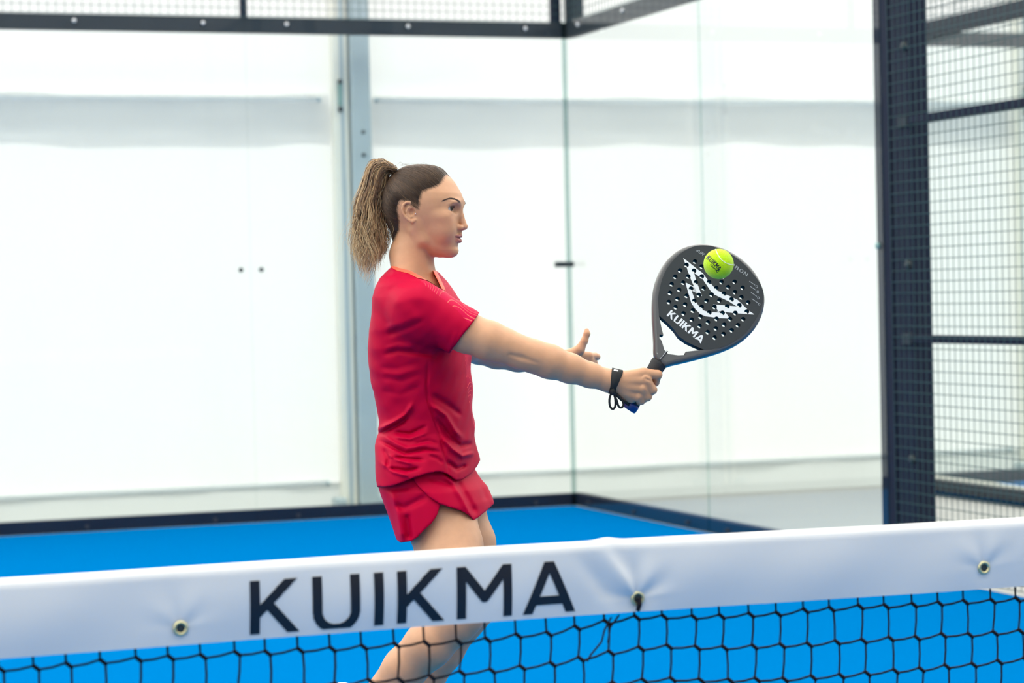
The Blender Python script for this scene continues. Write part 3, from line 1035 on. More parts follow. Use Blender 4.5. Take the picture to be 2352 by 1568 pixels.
HAND_L = [
    [(1292, 822, 0.458, 0.022), (1312, 822, 0.462, 0.020)],
    [(1310, 815, 0.46, 0.016), (1352, 818, 0.478, 0.0110)], [(1310, 820, 0.462, 0.016), (1354, 827, 0.482, 0.0110)],
    [(1310, 826, 0.462, 0.016), (1350, 837, 0.484, 0.0110)], [(1308, 830, 0.462, 0.016), (1343, 846, 0.484, 0.0105)],
    [(1352, 817, 0.478, 0.0098), (1367, 818, 0.51, 0.0088), (1371, 819, 0.535, 0.0080), (1372, 821, 0.555, 0.0072)],
    [(1354, 827, 0.482, 0.0098), (1364, 833, 0.522, 0.0090), (1366, 837, 0.55, 0.0082), (1366, 842, 0.572, 0.0072)],
    [(1350, 837, 0.484, 0.0096), (1358, 846, 0.522, 0.0088), (1360, 851, 0.548, 0.0080), (1359, 857, 0.568, 0.0070)],
    [(1343, 846, 0.484, 0.0088), (1349, 856, 0.515, 0.0080), (1350, 861, 0.535, 0.0072), (1349, 866, 0.55, 0.0064)],
    [(1311, 815, 0.455, 0.016), (1331, 803, 0.452, 0.0128), (1342, 783, 0.45, 0.0090), (1348, 766, 0.45, 0.0082), (1347.5, 759, 0.452, 0.0062)],
]
def hand_prims(lst):
    out = []
    for c_ in lst:
        out += chain(c_, 0.0042)
    return out
BODY += hand_prims(HAND_R) + hand_prims(HAND_L)
for (x_, y_, w_) in ((1482, 868, -0.160), (1479, 890, -0.158), (1468, 909, -0.150)):
    BODY.append((Ell(P(x_, y_, w_), (0.006, 0.005, 0.006)), 0.004))     # knuckles

CREASES = [(Cone(P(1172, 816, -0.2285), P(1200, 822, -0.2275), 0.0028, 0.0035), 0.007), (Cone(P(1200, 822, -0.2275), P(1232, 833, -0.2245), 0.0035, 0.002), 0.007),
           (Cone(P(1478, 868, -0.168), P(1505, 878, -0.158), 0.002, 0.002), 0.003), (Cone(P(1480, 884, -0.166), P(1496, 905, -0.156), 0.002, 0.002), 0.003), (Cone(P(1472, 903, -0.162), P(1482, 919, -0.152), 0.002, 0.002), 0.003)]
def graded(segs):
    """segs: (start, end, step)"""
    out = [segs[0][0]]
    for a, b, h in segs:
        n = max(1, int(round((b-a)/h)))
        out += list(a+(b-a)*np.arange(1, n+1)/n)
    return np.array(out)
def vpx(py):
    return (784-py)/F_PX*D0
def upx(px):
    return (px-1176)/F_PX*D0

def slices(tab, yaw, n=2.5, wc=0.0):
    """tab rows: (py, back px, front px, half width m): a stack of super-ellipses facing `yaw`"""
    t = np.array(tab, float)
    t = t[np.argsort(-t[:, 0])]
    vz = vpx(t[:, 0])
    ub, uf, hw = upx(t[:, 1]), upx(t[:, 2]), t[:, 3]
    cs, sn = math.cos(yaw), math.sin(yaw)
    ext = (uf-ub)/2
    aa = np.sqrt(np.maximum(ext**2-(hw*sn)**2, (0.35*ext)**2))/cs
    uc = (uf+ub)/2
    def fn(U, W, V):
        U, W, V = np.broadcast_arrays(U, W, V)
        c, A, B = np.interp(V, vz, uc), np.interp(V, vz, aa), np.interp(V, vz, hw)
        x, y = U-c, W-wc
        xf, yl = x*cs-y*sn, x*sn+y*cs
        r = ((np.abs(xf)/A)**n+(np.abs(yl)/B)**n)**(1/n)
        d = (r-1)*np.minimum(A, B)*0.95
        return np.maximum(d, np.maximum(V-vz[-1], vz[0]-V))
    m = hw.max()+0.05
    return Fn(fn, (ub.min()-0.05, wc-m, vz[0]), (uf.max()+0.05, wc+m, vz[-1]))

TORSO_YAW = math.radians(12)
SHIRT_TAB = [(612, 902, 985, 0.060), (625, 890, 1004, 0.085), (640, 878, 1018, 0.115), (660, 869, 1036, 0.145), (685, 862, 1052, 0.163), (720, 861, 1064, 0.172), (760, 855, 1073, 0.175), (800, 852, 1076, 0.172),
             (840, 854, 1078, 0.166), (880, 860, 1080, 0.16), (920, 869, 1082, 0.155), (960, 876, 1083, 0.152), (990, 875, 1085, 0.155), (1020, 868, 1089, 0.172),
             (1050, 870, 1094, 0.190), (1080, 872, 1099, 0.202), (1110, 875, 1104, 0.209), (1135, 877, 1108, 0.213)]
SKIRT_TAB = [(1040, 881, 1069, 0.150), (1070, 878, 1077, 0.163), (1090, 875, 1087, 0.174), (1105, 874, 1097, 0.182), (1120, 878, 1110, 0.191), (1150, 889, 1124, 0.198), (1180, 901, 1131, 0.203), (1210, 912, 1135, 0.207), (1250, 925, 1139, 0.21)]

def build_body():
    xs = graded([(upx(740), upx(915), 0.005), (upx(915), upx(1085), 0.0016), (upx(1085), upx(1270), 0.004), (upx(1270), upx(1400), 0.0026), (upx(1400), upx(1540), 0.0017)])
    ys = graded([(-0.37, -0.19, 0.005), (-0.19, -0.02, 0.0022), (-0.02, 0.09, 0.0026), (0.09, 0.44, 0.006), (0.44, 0.60, 0.0028)])
    zs = graded([(vpx(1730), vpx(960), 0.006), (vpx(960), vpx(745), 0.0020), (vpx(745), vpx(600), 0.0030), (vpx(600), vpx(360), 0.0015)])
    fld = Field(xs, ys, zs)
    for p, k in TORSO:
        fld.add(p, k)
    # the trunk stays inside the clothes
    for tab, n, py0, py1, d in ((SHIRT_TAB, 2.5, 1060, 640, 0.019), (SKIRT_TAB, 2.4, 1235, 1050, 0.014)):
        g = slices(tab, TORSO_YAW, n)
        s = fld._sl(np.array([upx(820), -0.26, vpx(py0)]), np.array([upx(1180), 0.26, vpx(py1)]))
        vv = fld.ax[2][s[2]][None, None, :]
        dd = d if tab is SHIRT_TAB else np.interp(vv, [vpx(1235), vpx(1150)], [-0.05, d])
        fld.F[s] = smax(fld.F[s], (g(*fld.grid(s))+dd).astype(np.float32), 0.012)
    for p, k in BODY:
        fld.add(p, k)
    for p, k in NECK:
        fld.add(p, k)
    for p, k in CREASES:
        fld.sub(p, k)
    # the head is folded on its own, then joined to the neck
    m = 0.02
    lo, hi = H(0, 0, 0)-0.13, H(0, 0, 0)+0.13
    s = fld._sl(lo, hi)
    hf = Field(fld.ax[0][s[0]], fld.ax[1][s[1]], fld.ax[2][s[2]])
    for p, k, sg in HEAD:
        (hf.add if sg > 0 else hf.sub)(p, k)
    fld.F[s] = smin(fld.F[s], hf.F, 0.012)
    pos, q = fld.mesh()
    return pos, q, hf
# ------------------------------------------------------------------ build the player
def skin_mat():
    m, nt, b = new_mat('skin')
    at = nt.nodes.new('ShaderNodeAttribute')
    at.attribute_name = 'tint'
    tc = nt.nodes.new('ShaderNodeTexCoord')
    n = nt.nodes.new('ShaderNodeTexNoise')
    n.inputs['Scale'].default_value = 55
    n.inputs['Detail'].default_value = 5
    nt.links.new(tc.outputs['Object'], n.inputs['Vector'])
    mr = nt.nodes.new('ShaderNodeMapRange')
    mr.inputs['To Min'].default_value = 0.88
    mr.inputs['To Max'].default_value = 1.08
    nt.links.new(n.outputs['Fac'], mr.inputs['Value'])
    mx = nt.nodes.new('ShaderNodeVectorMath')
    mx.operation = 'SCALE'
    nt.links.new(at.outputs['Color'], mx.inputs[0])
    nt.links.new(mr.outputs[0], mx.inputs['Scale'])
    nt.links.new(mx.outputs[0], b.inputs['Base Color'])
    b.inputs['Roughness'].default_value = 0.48
    b.inputs['Specular IOR Level'].default_value = 0.4
    b.inputs['Subsurface Weight'].default_value = 0.12
    b.inputs['Subsurface Radius'].default_value = (0.008, 0.003, 0.0015)
    b.inputs['Subsurface Scale'].default_value = 1.0
    return m
M_SKIN = skin_mat()
SKIN = np.array(lin(204, 152, 116)[:3])
LIPC = np.array(lin(164, 96, 92)[:3])
CHEEK = np.array(lin(204, 134, 104)[:3])

pos, quads, HFLD = build_body()
g = to_world(P(975, 1100, 0.0))
ORG = np.array([g[0], g[1], 0.0])
me = np_mesh('person', to_world(pos)-ORG, quads)
# own colour of lips and cheeks
hx, hy, hz = hloc(pos[:, 0], pos[:, 1], pos[:, 2])
col = np.tile(SKIN, (len(pos), 1))
def blend(mask, c):
    global col
    col = col*(1-mask[:, None]) + c*mask[:, None]
ya = np.abs(hy)
blend(0.55*np.exp(-((hx-60)/22)**2-((ya-42)/18)**2-((hz+30)/16)**2), CHEEK)
blend(0.4*np.exp(-((hx-98)/8)**2-(ya/9)**2-((hz+42)/8)**2), CHEEK)
up_edge = -59.6 - 0.045*np.maximum(ya-3, 0)**1.45
lo_edge = -80.6 + 0.036*ya**1.85
lip = np.clip((up_edge-hz)/1.2+0.5, 0, 1)*np.clip((hz-lo_edge)/1.2+0.5, 0, 1)*np.clip((24.5-ya)/2, 0, 1)*(hx > 66)
blend(lip*0.85, LIPC)
SCALP = np.array(lin(96, 76, 60)[:3])
HAIRLINE = [(75, 112), (60, 80), (57, 72), (54, 60), (50, 52), (34, 43), (15, 36), (10, 20), (8, 3), (5, -5), (0, 1), (-5, 11), (-22, 17), (-38, 17), (-47, 0), (-46, -28), (-50, -52), (-60, -76), (-72, -86), (-130, -86), (-130, 122), (75, 122)]
hm = (hz > -95) & (np.abs(hx) < 140)
sdh = np.full(len(pos), 50.0)
sdh[hm] = poly_sd(hx[hm], hz[hm], HAIRLINE)
scalp = np.clip((3.5-sdh)/9, 0, 1)**1.2*(ya < 76)*hm*np.clip((76-ya)/4, 0, 1)
earm = (hx > -52) & (hx < -2) & (hz < 18) & (hz > -40) & (ya > 66)
scalp = scalp*(~earm)
blend(0.9*scalp, SCALP)
a = me.attributes.new('tint', 'FLOAT_COLOR', 'POINT')
a.data.foreach_set('color', np.concatenate([col, np.ones((len(col), 1))], 1).astype(np.float32).ravel())
person = link('person', me, M_SKIN)
person.location = ORG
tag(person, 'woman in crimson shirt and skirt with high ponytail reaching out with a racket', 'person')
# ------------------------------------------------------------------ clothing
# folds on the near side: (polyline px, amplitude m, sigma px)
FOLDS = [
    ([(888, 770), (933, 755), (975, 734)], -0.006, 7), ([(880, 756), (925, 741), (965, 722)], 0.004, 8),
    ([(882, 814), (913, 806), (950, 810), (1000, 816)], -0.007, 5.5), ([(884, 800), (915, 793), (955, 797)], 0.004, 6),
    ([(872, 842), (911, 846), (955, 832)], -0.0025, 6), ([(875, 868), (924, 875), (970, 858)], -0.0025, 6),
    ([(872, 856), (918, 860), (965, 845)], 0.003, 6), ([(876, 897), (920, 905), (968, 886)], -0.0025, 7),
    ([(888, 668), (918, 652), (969, 654)], -0.004, 7), ([(898, 700), (950, 682), (1000, 690)], 0.004, 12),
    ([(948, 926), (933, 952), (904, 969), (869, 986)], 0.008, 6), ([(942, 945), (926, 968), (900, 983), (868, 998)], -0.006, 6),
    ([(905, 992), (942, 996), (980, 978)], -0.006, 5), ([(905, 1003), (942, 1008), (985, 992)], 0.005, 5),
    ([(873, 1012), (914, 1033), (932, 1041), (978, 1032), (1012, 1038)], -0.007, 4.5), ([(880, 1001), (915, 1021), (935, 1029), (980, 1021)], 0.004, 5),
    ([(900, 1050), (942, 1054), (976, 1056)], -0.006, 4.5), ([(890, 1044), (920, 1058), (950, 1066)], 0.004, 4.5),
    ([(890, 1075), (935, 1080), (965, 1074)], -0.006, 4.5), ([(875, 1062), (905, 1084), (940, 1094)], 0.004, 5), ([(880, 1030), (892, 1052), (888, 1075)], -0.004, 5),
    ([(985, 1046), (1004, 1052), (1018, 1064)], -0.004, 5), ([(950, 1020), (985, 1012), (1008, 1020)], -0.004, 5),
    ([(988, 928), (1024, 954), (1045, 990), (1062, 1006)], 0.010, 7), ([(1003, 962), (1032, 1003), (1057, 1024), (1086, 1018)], -0.009, 7),
    ([(1013, 1002), (1039, 1031), (1062, 1047), (1090, 1040)], 0.009, 6.5), ([(1026, 1058), (1049, 1077), (1072, 1068)], -0.008, 6),
    ([(990, 905), (1030, 930), (1060, 955)], -0.006, 8),
    ([(984, 830), (980, 880), (983, 918), (999, 967), (1011, 1002), (1022, 1046), (1032, 1086)], -0.0042, 3.6),
    ([(1000, 770), (1010, 800), (1000, 830)], -0.006, 10), ([(1048, 760), (1030, 812)], 0.003, 4),
    ([(938, 690), (965, 715), (990, 760), (995, 800)], -0.003, 10),
]
NECK_CUT = [(880, 560), (889, 588), (892, 598), (900, 608), (915, 616), (941, 622), (962, 633), (990, 650), (1017, 666), (1007, 645), (997, 625), (990, 606), (988, 585), (1000, 560)]
HEM = [(840, 1122), (868, 1118), (886, 1118), (904, 1115), (925, 1107), (948, 1098), (978, 1088), (1000, 1083.5), (1012, 1083), (1029, 1089), (1042, 1100), (1050, 1103), (1060, 1102), (1083, 1087), (1096, 1070), (1102, 1058), (1125, 1040)]

def sleeve_line(px, py):
    """pixels past the near sleeve hem, which runs from (1101,719) to (1031,812)"""
    ex, ey = 70/116.4, -93/116.4
    return (px-1031)*-ey + (py-812)*ex
SLEEVE_HOLES = [Cone(P(1066, 762, -0.181), P(1130, 792.5, -0.194), 0.0490, 0.0475), Cone(P(1035, 756, 0.247), P(1085, 818, 0.36), 0.0465, 0.0445)]

def near_mask(W):
    return np.clip((0.03-W)/0.05, 0, 1)

def apply_fold(f, px, py, nm, pts, amp, sg, e):
    p = np.asarray(pts, float)
    lo, hi = p.min(0)-2.6*sg, p.max(0)+2.6*sg
    m = np.nonzero((nm > 0) & (px > lo[0]) & (px < hi[0]) & (py > lo[1]) & (py < hi[1]))[0]
    d, t = line_d(px[m], py[m], pts)
    f[m] -= amp*np.exp(-(d/sg)**2)*np.clip(np.minimum(t, 1-t)*6+e, 0, 1)*nm[m]

def shirt_field(step=0.0028, box=(825, 1135, -0.27, 0.36, 1140, 570)):
    xs = np.arange(upx(box[0]), upx(box[1]), step)
    ys = np.arange(box[2], box[3], step*1.1)
    zs = np.arange(vpx(box[4]), vpx(box[5]), step)
    fl = Field(xs, ys, zs)
    fl.add(slices(SHIRT_TAB, TORSO_YAW), 0)
    arm = Cone(P(965, 714, -0.16), P(1110, 783, -0.19), 0.063, 0.0535)
    def near_sleeve(U, W, V):
        px, py = pix(U, W, V)
        return np.maximum(arm(U, W, V), sleeve_line(px, py)*mm)
    lb0, lb1 = P(992, 702, 0.15), P(1072, 802, 0.33)
    larm = Cone(lb0, lb1, 0.056, 0.050)
    ld = (lb1-lb0)/np.linalg.norm(lb1-lb0)
    def far_sleeve(U, W, V):
        return np.maximum(larm(U, W, V), (U-lb1[0])*ld[0]+(W-lb1[1])*ld[1]+(V-lb1[2])*ld[2]+0.05)
    sl = [(Cone(P(928, 682, -0.10), P(965, 714, -0.16), 0.048, 0.064), 0.035), (Fn(near_sleeve, arm.lo, arm.hi), 0.022),
          (Cone(P(970, 676, 0.10), P(992, 702, 0.15), 0.048, 0.057), 0.03), (Fn(far_sleeve, larm.lo, larm.hi), 0.02)]
    for p, k in sl:
        fl.add(p, k)
    F = fl.F
    # folds and cuts only near the surface
    idx = np.nonzero((F < 0.016) & (F > -0.03))
    U, W, V = fl.ax[0][idx[0]].astype(float), fl.ax[1][idx[1]].astype(float), fl.ax[2][idx[2]].astype(float)
    f = F[idx].astype(float)
    f0 = f.copy()
    px, py = pix(U, W, V)
    nm = near_mask(W)
    for pts, amp, sg in FOLDS:
        hi_ = max(p[1] for p in pts) < 915
        apply_fold(f, px, py, nm, pts, amp*(0.55 if hi_ else 0.85), sg*(1.0 if hi_ else 0.8), 0.15)
    # fine irregularity, also on the far side
    f -= 0.0008*np.sin(U*70+V*45)*np.sin(V*60-W*50+1.0) + 0.0003*np.sin(U*150-V*120+W*80)
    far = 1-nm
    f -= 0.0018*far*np.sin(V*75+U*30)
    return fl, idx, f, f0, px, py, U, W, V

def cut_shirt(px, py, U, W, V):
    """positive outside the garment"""
    hy = np.interp(px, [h[0] for h in HEM], [h[1] for h in HEM])
    hem = (py-np.where(W < 0.03, hy, np.minimum(hy, 1096)))*mm
    neck = np.full(px.shape, -0.2)
    m = np.nonzero((py < 690) & (px < 1040))[0]
    neck[m] = -poly_sd(px[m], py[m], NECK_CUT)*mm
    holes = np.maximum(-SLEEVE_HOLES[0](U, W, V), -SLEEVE_HOLES[1](U, W, V))
    return np.maximum(np.maximum(hem, neck), holes), neck

fl, idx, fS, f0S, px_, py_, U_, W_, V_ = shirt_field(0.0024)
cut, neckd = cut_shirt(px_, py_, U_, W_, V_)
TH = 0.0062
fl.F[idx] = np.maximum(np.maximum(fS, -np.maximum(fS+0.005, f0S+0.017)), cut)
fl.F[fl.F < -0.029] = 0.05
pos, quads = fl.mesh()
pos = relax(pos, quads, 2, 0.5)
SHIRT_VERTS = pos

def shirt_mat(name, base, print_lines):
    m, nt, b = new_mat(name)
    b.inputs['Roughness'].default_value = 0.52
    b.inputs['Specular IOR Level'].default_value = 0.06
    b.inputs['Sheen Weight'].default_value = 0.0
    b.inputs['Sheen Roughness'].default_value = 0.35
    b.inputs['Sheen Tint'].default_value = (1.0, 0.45, 0.6, 1)
    b.inputs['Base Color'].default_value = base
    tc = nt.nodes.new('ShaderNodeTexCoord')
    n = nt.nodes.new('ShaderNodeTexNoise')
    n.inputs['Scale'].default_value = 900
    nt.links.new(tc.outputs['Object'], n.inputs['Vector'])
    bp = nt.nodes.new('ShaderNodeBump')
    bp.inputs['Strength'].default_value = 0.15
    bp.inputs['Distance'].default_value = 0.001
    nt.links.new(n.outputs['Fac'], bp.inputs['Height'])
    nt.links.new(bp.outputs['Normal'], b.inputs['Normal'])
    if print_lines:
        n2 = nt.nodes.new('ShaderNodeTexNoise')
        n2.inputs['Scale'].default_value = 7.0
        n2.inputs['Detail'].default_value = 1.0
        nt.links.new(tc.outputs['Object'], n2.inputs['Vector'])
        mu = nt.nodes.new('ShaderNodeMath')
        mu.operation = 'MULTIPLY'
        mu.inputs[1].default_value = 40.0
        nt.links.new(n2.outputs['Fac'], mu.inputs[0])
        fr = nt.nodes.new('ShaderNodeMath')
        fr.operation = 'FRACT'
        nt.links.new(mu.outputs[0], fr.inputs[0])
        cp = nt.nodes.new('ShaderNodeMath')
        cp.operation = 'LESS_THAN'
        cp.inputs[1].default_value = 0.13
        nt.links.new(fr.outputs[0], cp.inputs[0])
        mx = nt.nodes.new('ShaderNodeMix')
        mx.data_type = 'RGBA'
        mx.inputs[6].default_value = base
        mx.inputs[7].default_value = lin(246, 96, 92)
        nt.links.new(cp.outputs[0], mx.inputs[0])
        nt.links.new(mx.outputs[2], b.inputs['Base Color'])
    return m
M_SHIRT = shirt_mat('crimson_jersey', lin(180, 0, 50), False)
M_PRINT = shirt_mat('printed_jersey', lin(188, 4, 62), True)
M_SKIRTC = shirt_mat('crimson_skirt', lin(190, 0, 52), False)
M_TRIM = mat('orange_trim', lin(252, 88, 52), rough=0.55, sheen=0.2)

me = np_mesh('shirt', to_world(pos)-ORG, quads)
me.materials.append(M_SHIRT)
me.materials.append(M_PRINT)
PRINT = [(941, 618), (962, 640), (988, 664), (1020, 688), (1050, 712), (1076, 742), (1110, 722), (1062, 672), (1036, 630), (1010, 590), (986, 590), (992, 640), (1020, 664)]
PRINT2 = [(1066, 790), (1090, 790), (1092, 1000), (1074, 900)]
fc = pos[quads].mean(1)
ppx, ppy = pix(fc[:, 0], fc[:, 1], fc[:, 2])
pm = (poly_sd(ppx, ppy, PRINT) < 0) | ((poly_sd(ppx, ppy, PRINT2) < 0) & (fc[:, 1] < 0.08))
me.polygons.foreach_set('material_index', pm.astype(np.int32))
shirt = link('shirt', me, None, person, label='crimson short sleeved sports shirt with printed yoke')

# orange neck trim: the strip of the same surface just outside the opening
fl, idx, fS, f0S, px_, py_, U_, W_, V_ = shirt_field(0.0014, (875, 1035, -0.15, 0.15, 690, 575))
cut, neckd = cut_shirt(px_, py_, U_, W_, V_)
fT = fS-0.0014
fl.F[...] = 0.2
fl.F[idx] = np.maximum(np.maximum(np.maximum(fT, -(fT+0.0055)), neckd-0.0012), -(neckd+0.0065))
pos, quads = fl.mesh()
pos = relax(pos, quads, 2, 0.5)
link('neck_trim', np_mesh('neck_trim', to_world(pos)-ORG, quads), M_TRIM, shirt, label='orange neckline binding')

# skirt: back panel and a tulip-shaped front panel lying over it
UNDER = [(830, 1030), (1110, 1030), (1070, 1110), (1030, 1150), (1012, 1158), (1003, 1185), (990, 1203), (974, 1217), (958, 1234), (946, 1242), (930, 1244), (921, 1246), (905, 1235), (830, 1235)]
OVER = [(946, 1030), (946, 1096), (955, 1110), (970, 1127), (988, 1143), (1010, 1157), (1040, 1167), (1062, 1174), (1078, 1184), (1087, 1195), (1100, 1187), (1118, 1172), (1134, 1157), (1160, 1140), (1160, 1030)]
SFOLD = [([(1015, 1085), (1040, 1110), (1065, 1150), (1084, 1192)], 0.006, 6), ([(1050, 1104), (1070, 1140), (1092, 1180)], -0.006, 8), ([(985, 1098), (1020, 1108), (1048, 1118)], -0.004, 6),
         ([(900, 1130), (915, 1180), (925, 1240)], 0.005, 7), ([(890, 1125), (940, 1120)], -0.003, 6), ([(905, 1160), (930, 1165), (980, 1140)], -0.004, 8), ([(935, 1180), (942, 1240)], -0.005, 7),
         ([(1100, 1080), (1118, 1150)], -0.003, 8)]
def build_skirt(poly, off, name, label):
    step = 0.0027
    fl = Field(np.arange(upx(835), upx(1165), step), np.arange(-0.25, 0.25, step*1.15), np.arange(vpx(1252), vpx(1030), step))
    fl.add(slices(SKIRT_TAB, TORSO_YAW, 2.4), 0)
    idx = np.nonzero((fl.F < 0.016) & (fl.F > -0.024))
    U, W, V = fl.ax[0][idx[0]].astype(float), fl.ax[1][idx[1]].astype(float), fl.ax[2][idx[2]].astype(float)
    f = fl.F[idx].astype(float) - off
    f0 = f.copy()
    px, py = pix(U, W, V)
    nm = near_mask(W)
    for pts, amp, sg in SFOLD:
        apply_fold(f, px, py, nm, pts, amp, sg, 0.3)
    low = np.clip((py-1120)/120, 0, 1)
    f -= 0.004*low*np.sin(np.arctan2(W, U-upx(1000))*9)*(1-nm)
    cut = poly_sd(px, py, poly)*mm
    cut = np.where(W < 0.06, cut, np.maximum((py-1148)*mm, np.where(px > 1000, -1, (940-px)*mm) if name == 'front_panel' else -1))
    fl.F[idx] = np.maximum(np.maximum(f, -np.maximum(f+0.006, f0+0.0115)), cut)
    fl.F[fl.F < -0.0235] = 0.05
    pos, q = fl.mesh()
    pos = relax(pos, q, 2, 0.5)
    return link(name, np_mesh(name, to_world(pos)-ORG, q), M_SKIRTC, None, label=label)
skirt = build_skirt(UNDER, 0.0, 'skirt', 'crimson sports skirt with curved wrap hem')
skirt.parent = person
fp = build_skirt(OVER, 0.0045, 'front_panel', 'overlapping front panel with curved edge')
fp.parent = skirt

# ------------------------------------------------------------------ eyes
M_EYEW = mat('eye_white', (0.62, 0.60, 0.58, 1), rough=0.3, spec=0.25)
M_IRIS = mat('iris_hazel', lin(86, 62, 36), rough=0.35, spec=0.2)
M_PUPIL = mat('pupil', (0.012, 0.01, 0.008, 1), rough=0.3, spec=0.15)
M_BROW = mat('brow_hair', lin(78, 58, 50), rough=0.7)
gaze = np.array([0.93, 0.36, 0.0])
def ball_part(c, r, n=20, m=14, z0=0.0, z1=math.pi, axis=None):
    axis = np.array([0, 0, 1.0]) if axis is None else axis/np.linalg.norm(axis)
    t = np.array([0, 0, 1.0]) if abs(axis[2]) < 0.9 else np.array([1.0, 0, 0])
    e1 = np.cross(axis, t); e1 /= np.linalg.norm(e1)
    e2 = np.cross(axis, e1)
    v, f = [], []
    for j in range(m+1):
        th = z0+(z1-z0)*j/m
        for i in range(n):
            ph = 2*math.pi*i/n
            v.append(c + r*(math.cos(th)*axis + math.sin(th)*(math.cos(ph)*e1+math.sin(ph)*e2)))
    for j in range(m):
        for i in range(n):
            f.append((j*n+i, j*n+(i+1) % n, (j+1)*n+(i+1) % n, (j+1)*n+i))
    return v, f
def hw(pts):
    return [to_world(H(*p))-ORG for p in pts]
for s in (1, -1):
    c = np.array([64, 33*s, -1.5])
    v, f = ball_part(c, 13.0, 36, 24)
    eye = obj('eye', hw(v), f, M_EYEW, person, smooth=True)
    v, f = ball_part(c, 13.3, 28, 6, 0.17, 0.46, gaze*np.array([1, s, 1]))
    obj('iris', hw(v), f, M_IRIS, eye, smooth=True)
    v, f = ball_part(c, 13.42, 20, 4, 0.0, 0.19, gaze*np.array([1, s, 1]))
    obj('pupil', hw(v), f, M_PUPIL, eye, smooth=True)

# points on the head surface under a pixel (near side), from the implicit head
def head_eval(pts):
    """approximate signed distance from the sampled head field (trilinear)"""
    ax = HFLD.ax
    out = []
    ii, tt = [], []
    for d in range(3):
        i = np.clip(np.searchsorted(ax[d], pts[:, d])-1, 0, len(ax[d])-2)
        t = np.clip((pts[:, d]-ax[d][i])/(ax[d][i+1]-ax[d][i]), 0, 1)
        ii.append(i); tt.append(t)
    r = 0
    for a in (0, 1):
        for b in (0, 1):
            for c in (0, 1):
                wgt = (tt[0] if a else 1-tt[0])*(tt[1] if b else 1-tt[1])*(tt[2] if c else 1-tt[2])
                r = r+wgt*HFLD.F[ii[0]+a, ii[1]+b, ii[2]+c]
    return r
def hit(pxs, pys):
    pxs, pys = np.asarray(pxs, float), np.asarray(pys, float)
    w = np.full(len(pxs), -0.125)
    for _ in range(60):
        q = np.array([P(a, b, c) for a, b, c in zip(pxs, pys, w)])
        w = w+np.clip(head_eval(q), 0.0, 0.02)*0.7
        w = np.minimum(w, 0.1)
    return np.array([P(a, b, c) for a, b, c in zip(pxs, pys, w)])
def mirror_head(q):
    d = (q-HO) @ HR.T
    d[:, 1] *= -1
    return HO + d @ HR

# eyebrows: short overlapping hairs
rb = random.Random(11)
roots, tips = [], []
for i in range(120):
    t = rb.random()
    cxp = np.interp(t, [0, 0.35, 0.7, 1], [1018.5, 1032, 1046, 1058])
    cyp = np.interp(t, [0, 0.35, 0.7, 1], [461, 455.5, 457, 464])
    th = np.interp(t, [0, 0.4, 0.8, 1], [0.2, 0.7, 1.9, 1.7])
    cyp += rb.uniform(-1, 1)*th
    roots.append((cxp, cyp))
    tips.append((cxp-rb.uniform(3.5, 6), cyp-rb.uniform(0.3, 2.2) + (1.5 if t < .4 else 0)))
A, B = hit(*zip(*roots)), hit(*zip(*tips))
for s in (1, -1):
    mbx = MB()
    for a, b in zip(A, B):
        q = np.stack([a, (a+b)/2, b])
        q[1, 1] -= 0.0008
        if s < 0:
            q = mirror_head(q)
        q = q + (q-HO)*0.004
        mbx.tube([to_world(p)-ORG for p in q], [0.00042, 0.0004, 0.0002], 3, False)
    mbx.build('eyebrow', M_BROW, person, kind='stuff')
# eyelashes: an upper line along the lid opening
for s in (1, -1):
    mbx = MB()
    pts = []
    for i in range(13):
        a = math.pi*(0.06+0.88*i/12)
        y = 36.5+13.4*math.cos(a)
        z = -2.6+5.6*math.sin(a)
        x = 64+math.sqrt(max(14.2**2-(y-33)**2-(z+1.5)**2, 1))
        pts.append((x+0.6, s*y, z))
    mbx.tube([to_world(H(*p))-ORG for p in pts], [0.0003]+[0.0006]*11+[0.0003], 4)
    for p in pts[1:-1]:
        for k in range(2):
            mbx.tube([to_world(H(*p))-ORG, to_world(H(p[0]+2.6, p[1]+s*(p[1]*s-36.5)*0.16, p[2]+1.0+k))-ORG], [0.0003, 0.0001], 3, False)
    mbx.build('eyelashes', M_BROW, person, kind='stuff')
# ear stud
v, f = ball_part(np.array(ear_pts([(957, 494, 6.5)], 1)[0]), 1.3, 10, 6)
obj('ear_stud', hw(v), f, mat('silver', (0.9, 0.9, 0.9, 1), rough=0.15, metal=1.0), person, smooth=True)
# ------------------------------------------------------------------ hair
def hair_mat(name):
    m, nt, b = new_mat(name)
    at = nt.nodes.new('ShaderNodeAttribute')
    at.attribute_name = 'tone'
    cr = nt.nodes.new('ShaderNodeValToRGB')
    el = cr.color_ramp.elements
    el[0].position, el[0].color = 0.0, lin(52, 42, 36)
    el[1].position, el[1].color = 1.0, lin(232, 202, 156)
    e = el.new(0.35); e.color = lin(108, 80, 58)
    e = el.new(0.65); e.color = lin(178, 140, 98)
    nt.links.new(at.outputs['Fac'], cr.inputs[0])
    nt.links.new(cr.outputs[0], b.inputs['Base Color'])
    b.inputs['Roughness'].default_value = 0.5
    b.inputs['Specular IOR Level'].default_value = 0.45
    return m
M_HAIR = hair_mat('hair')
def set_tone(me, tone):
    a = me.attributes.new('tone', 'FLOAT', 'POINT')
    a.data.foreach_set('value', np.asarray(tone, np.float32))

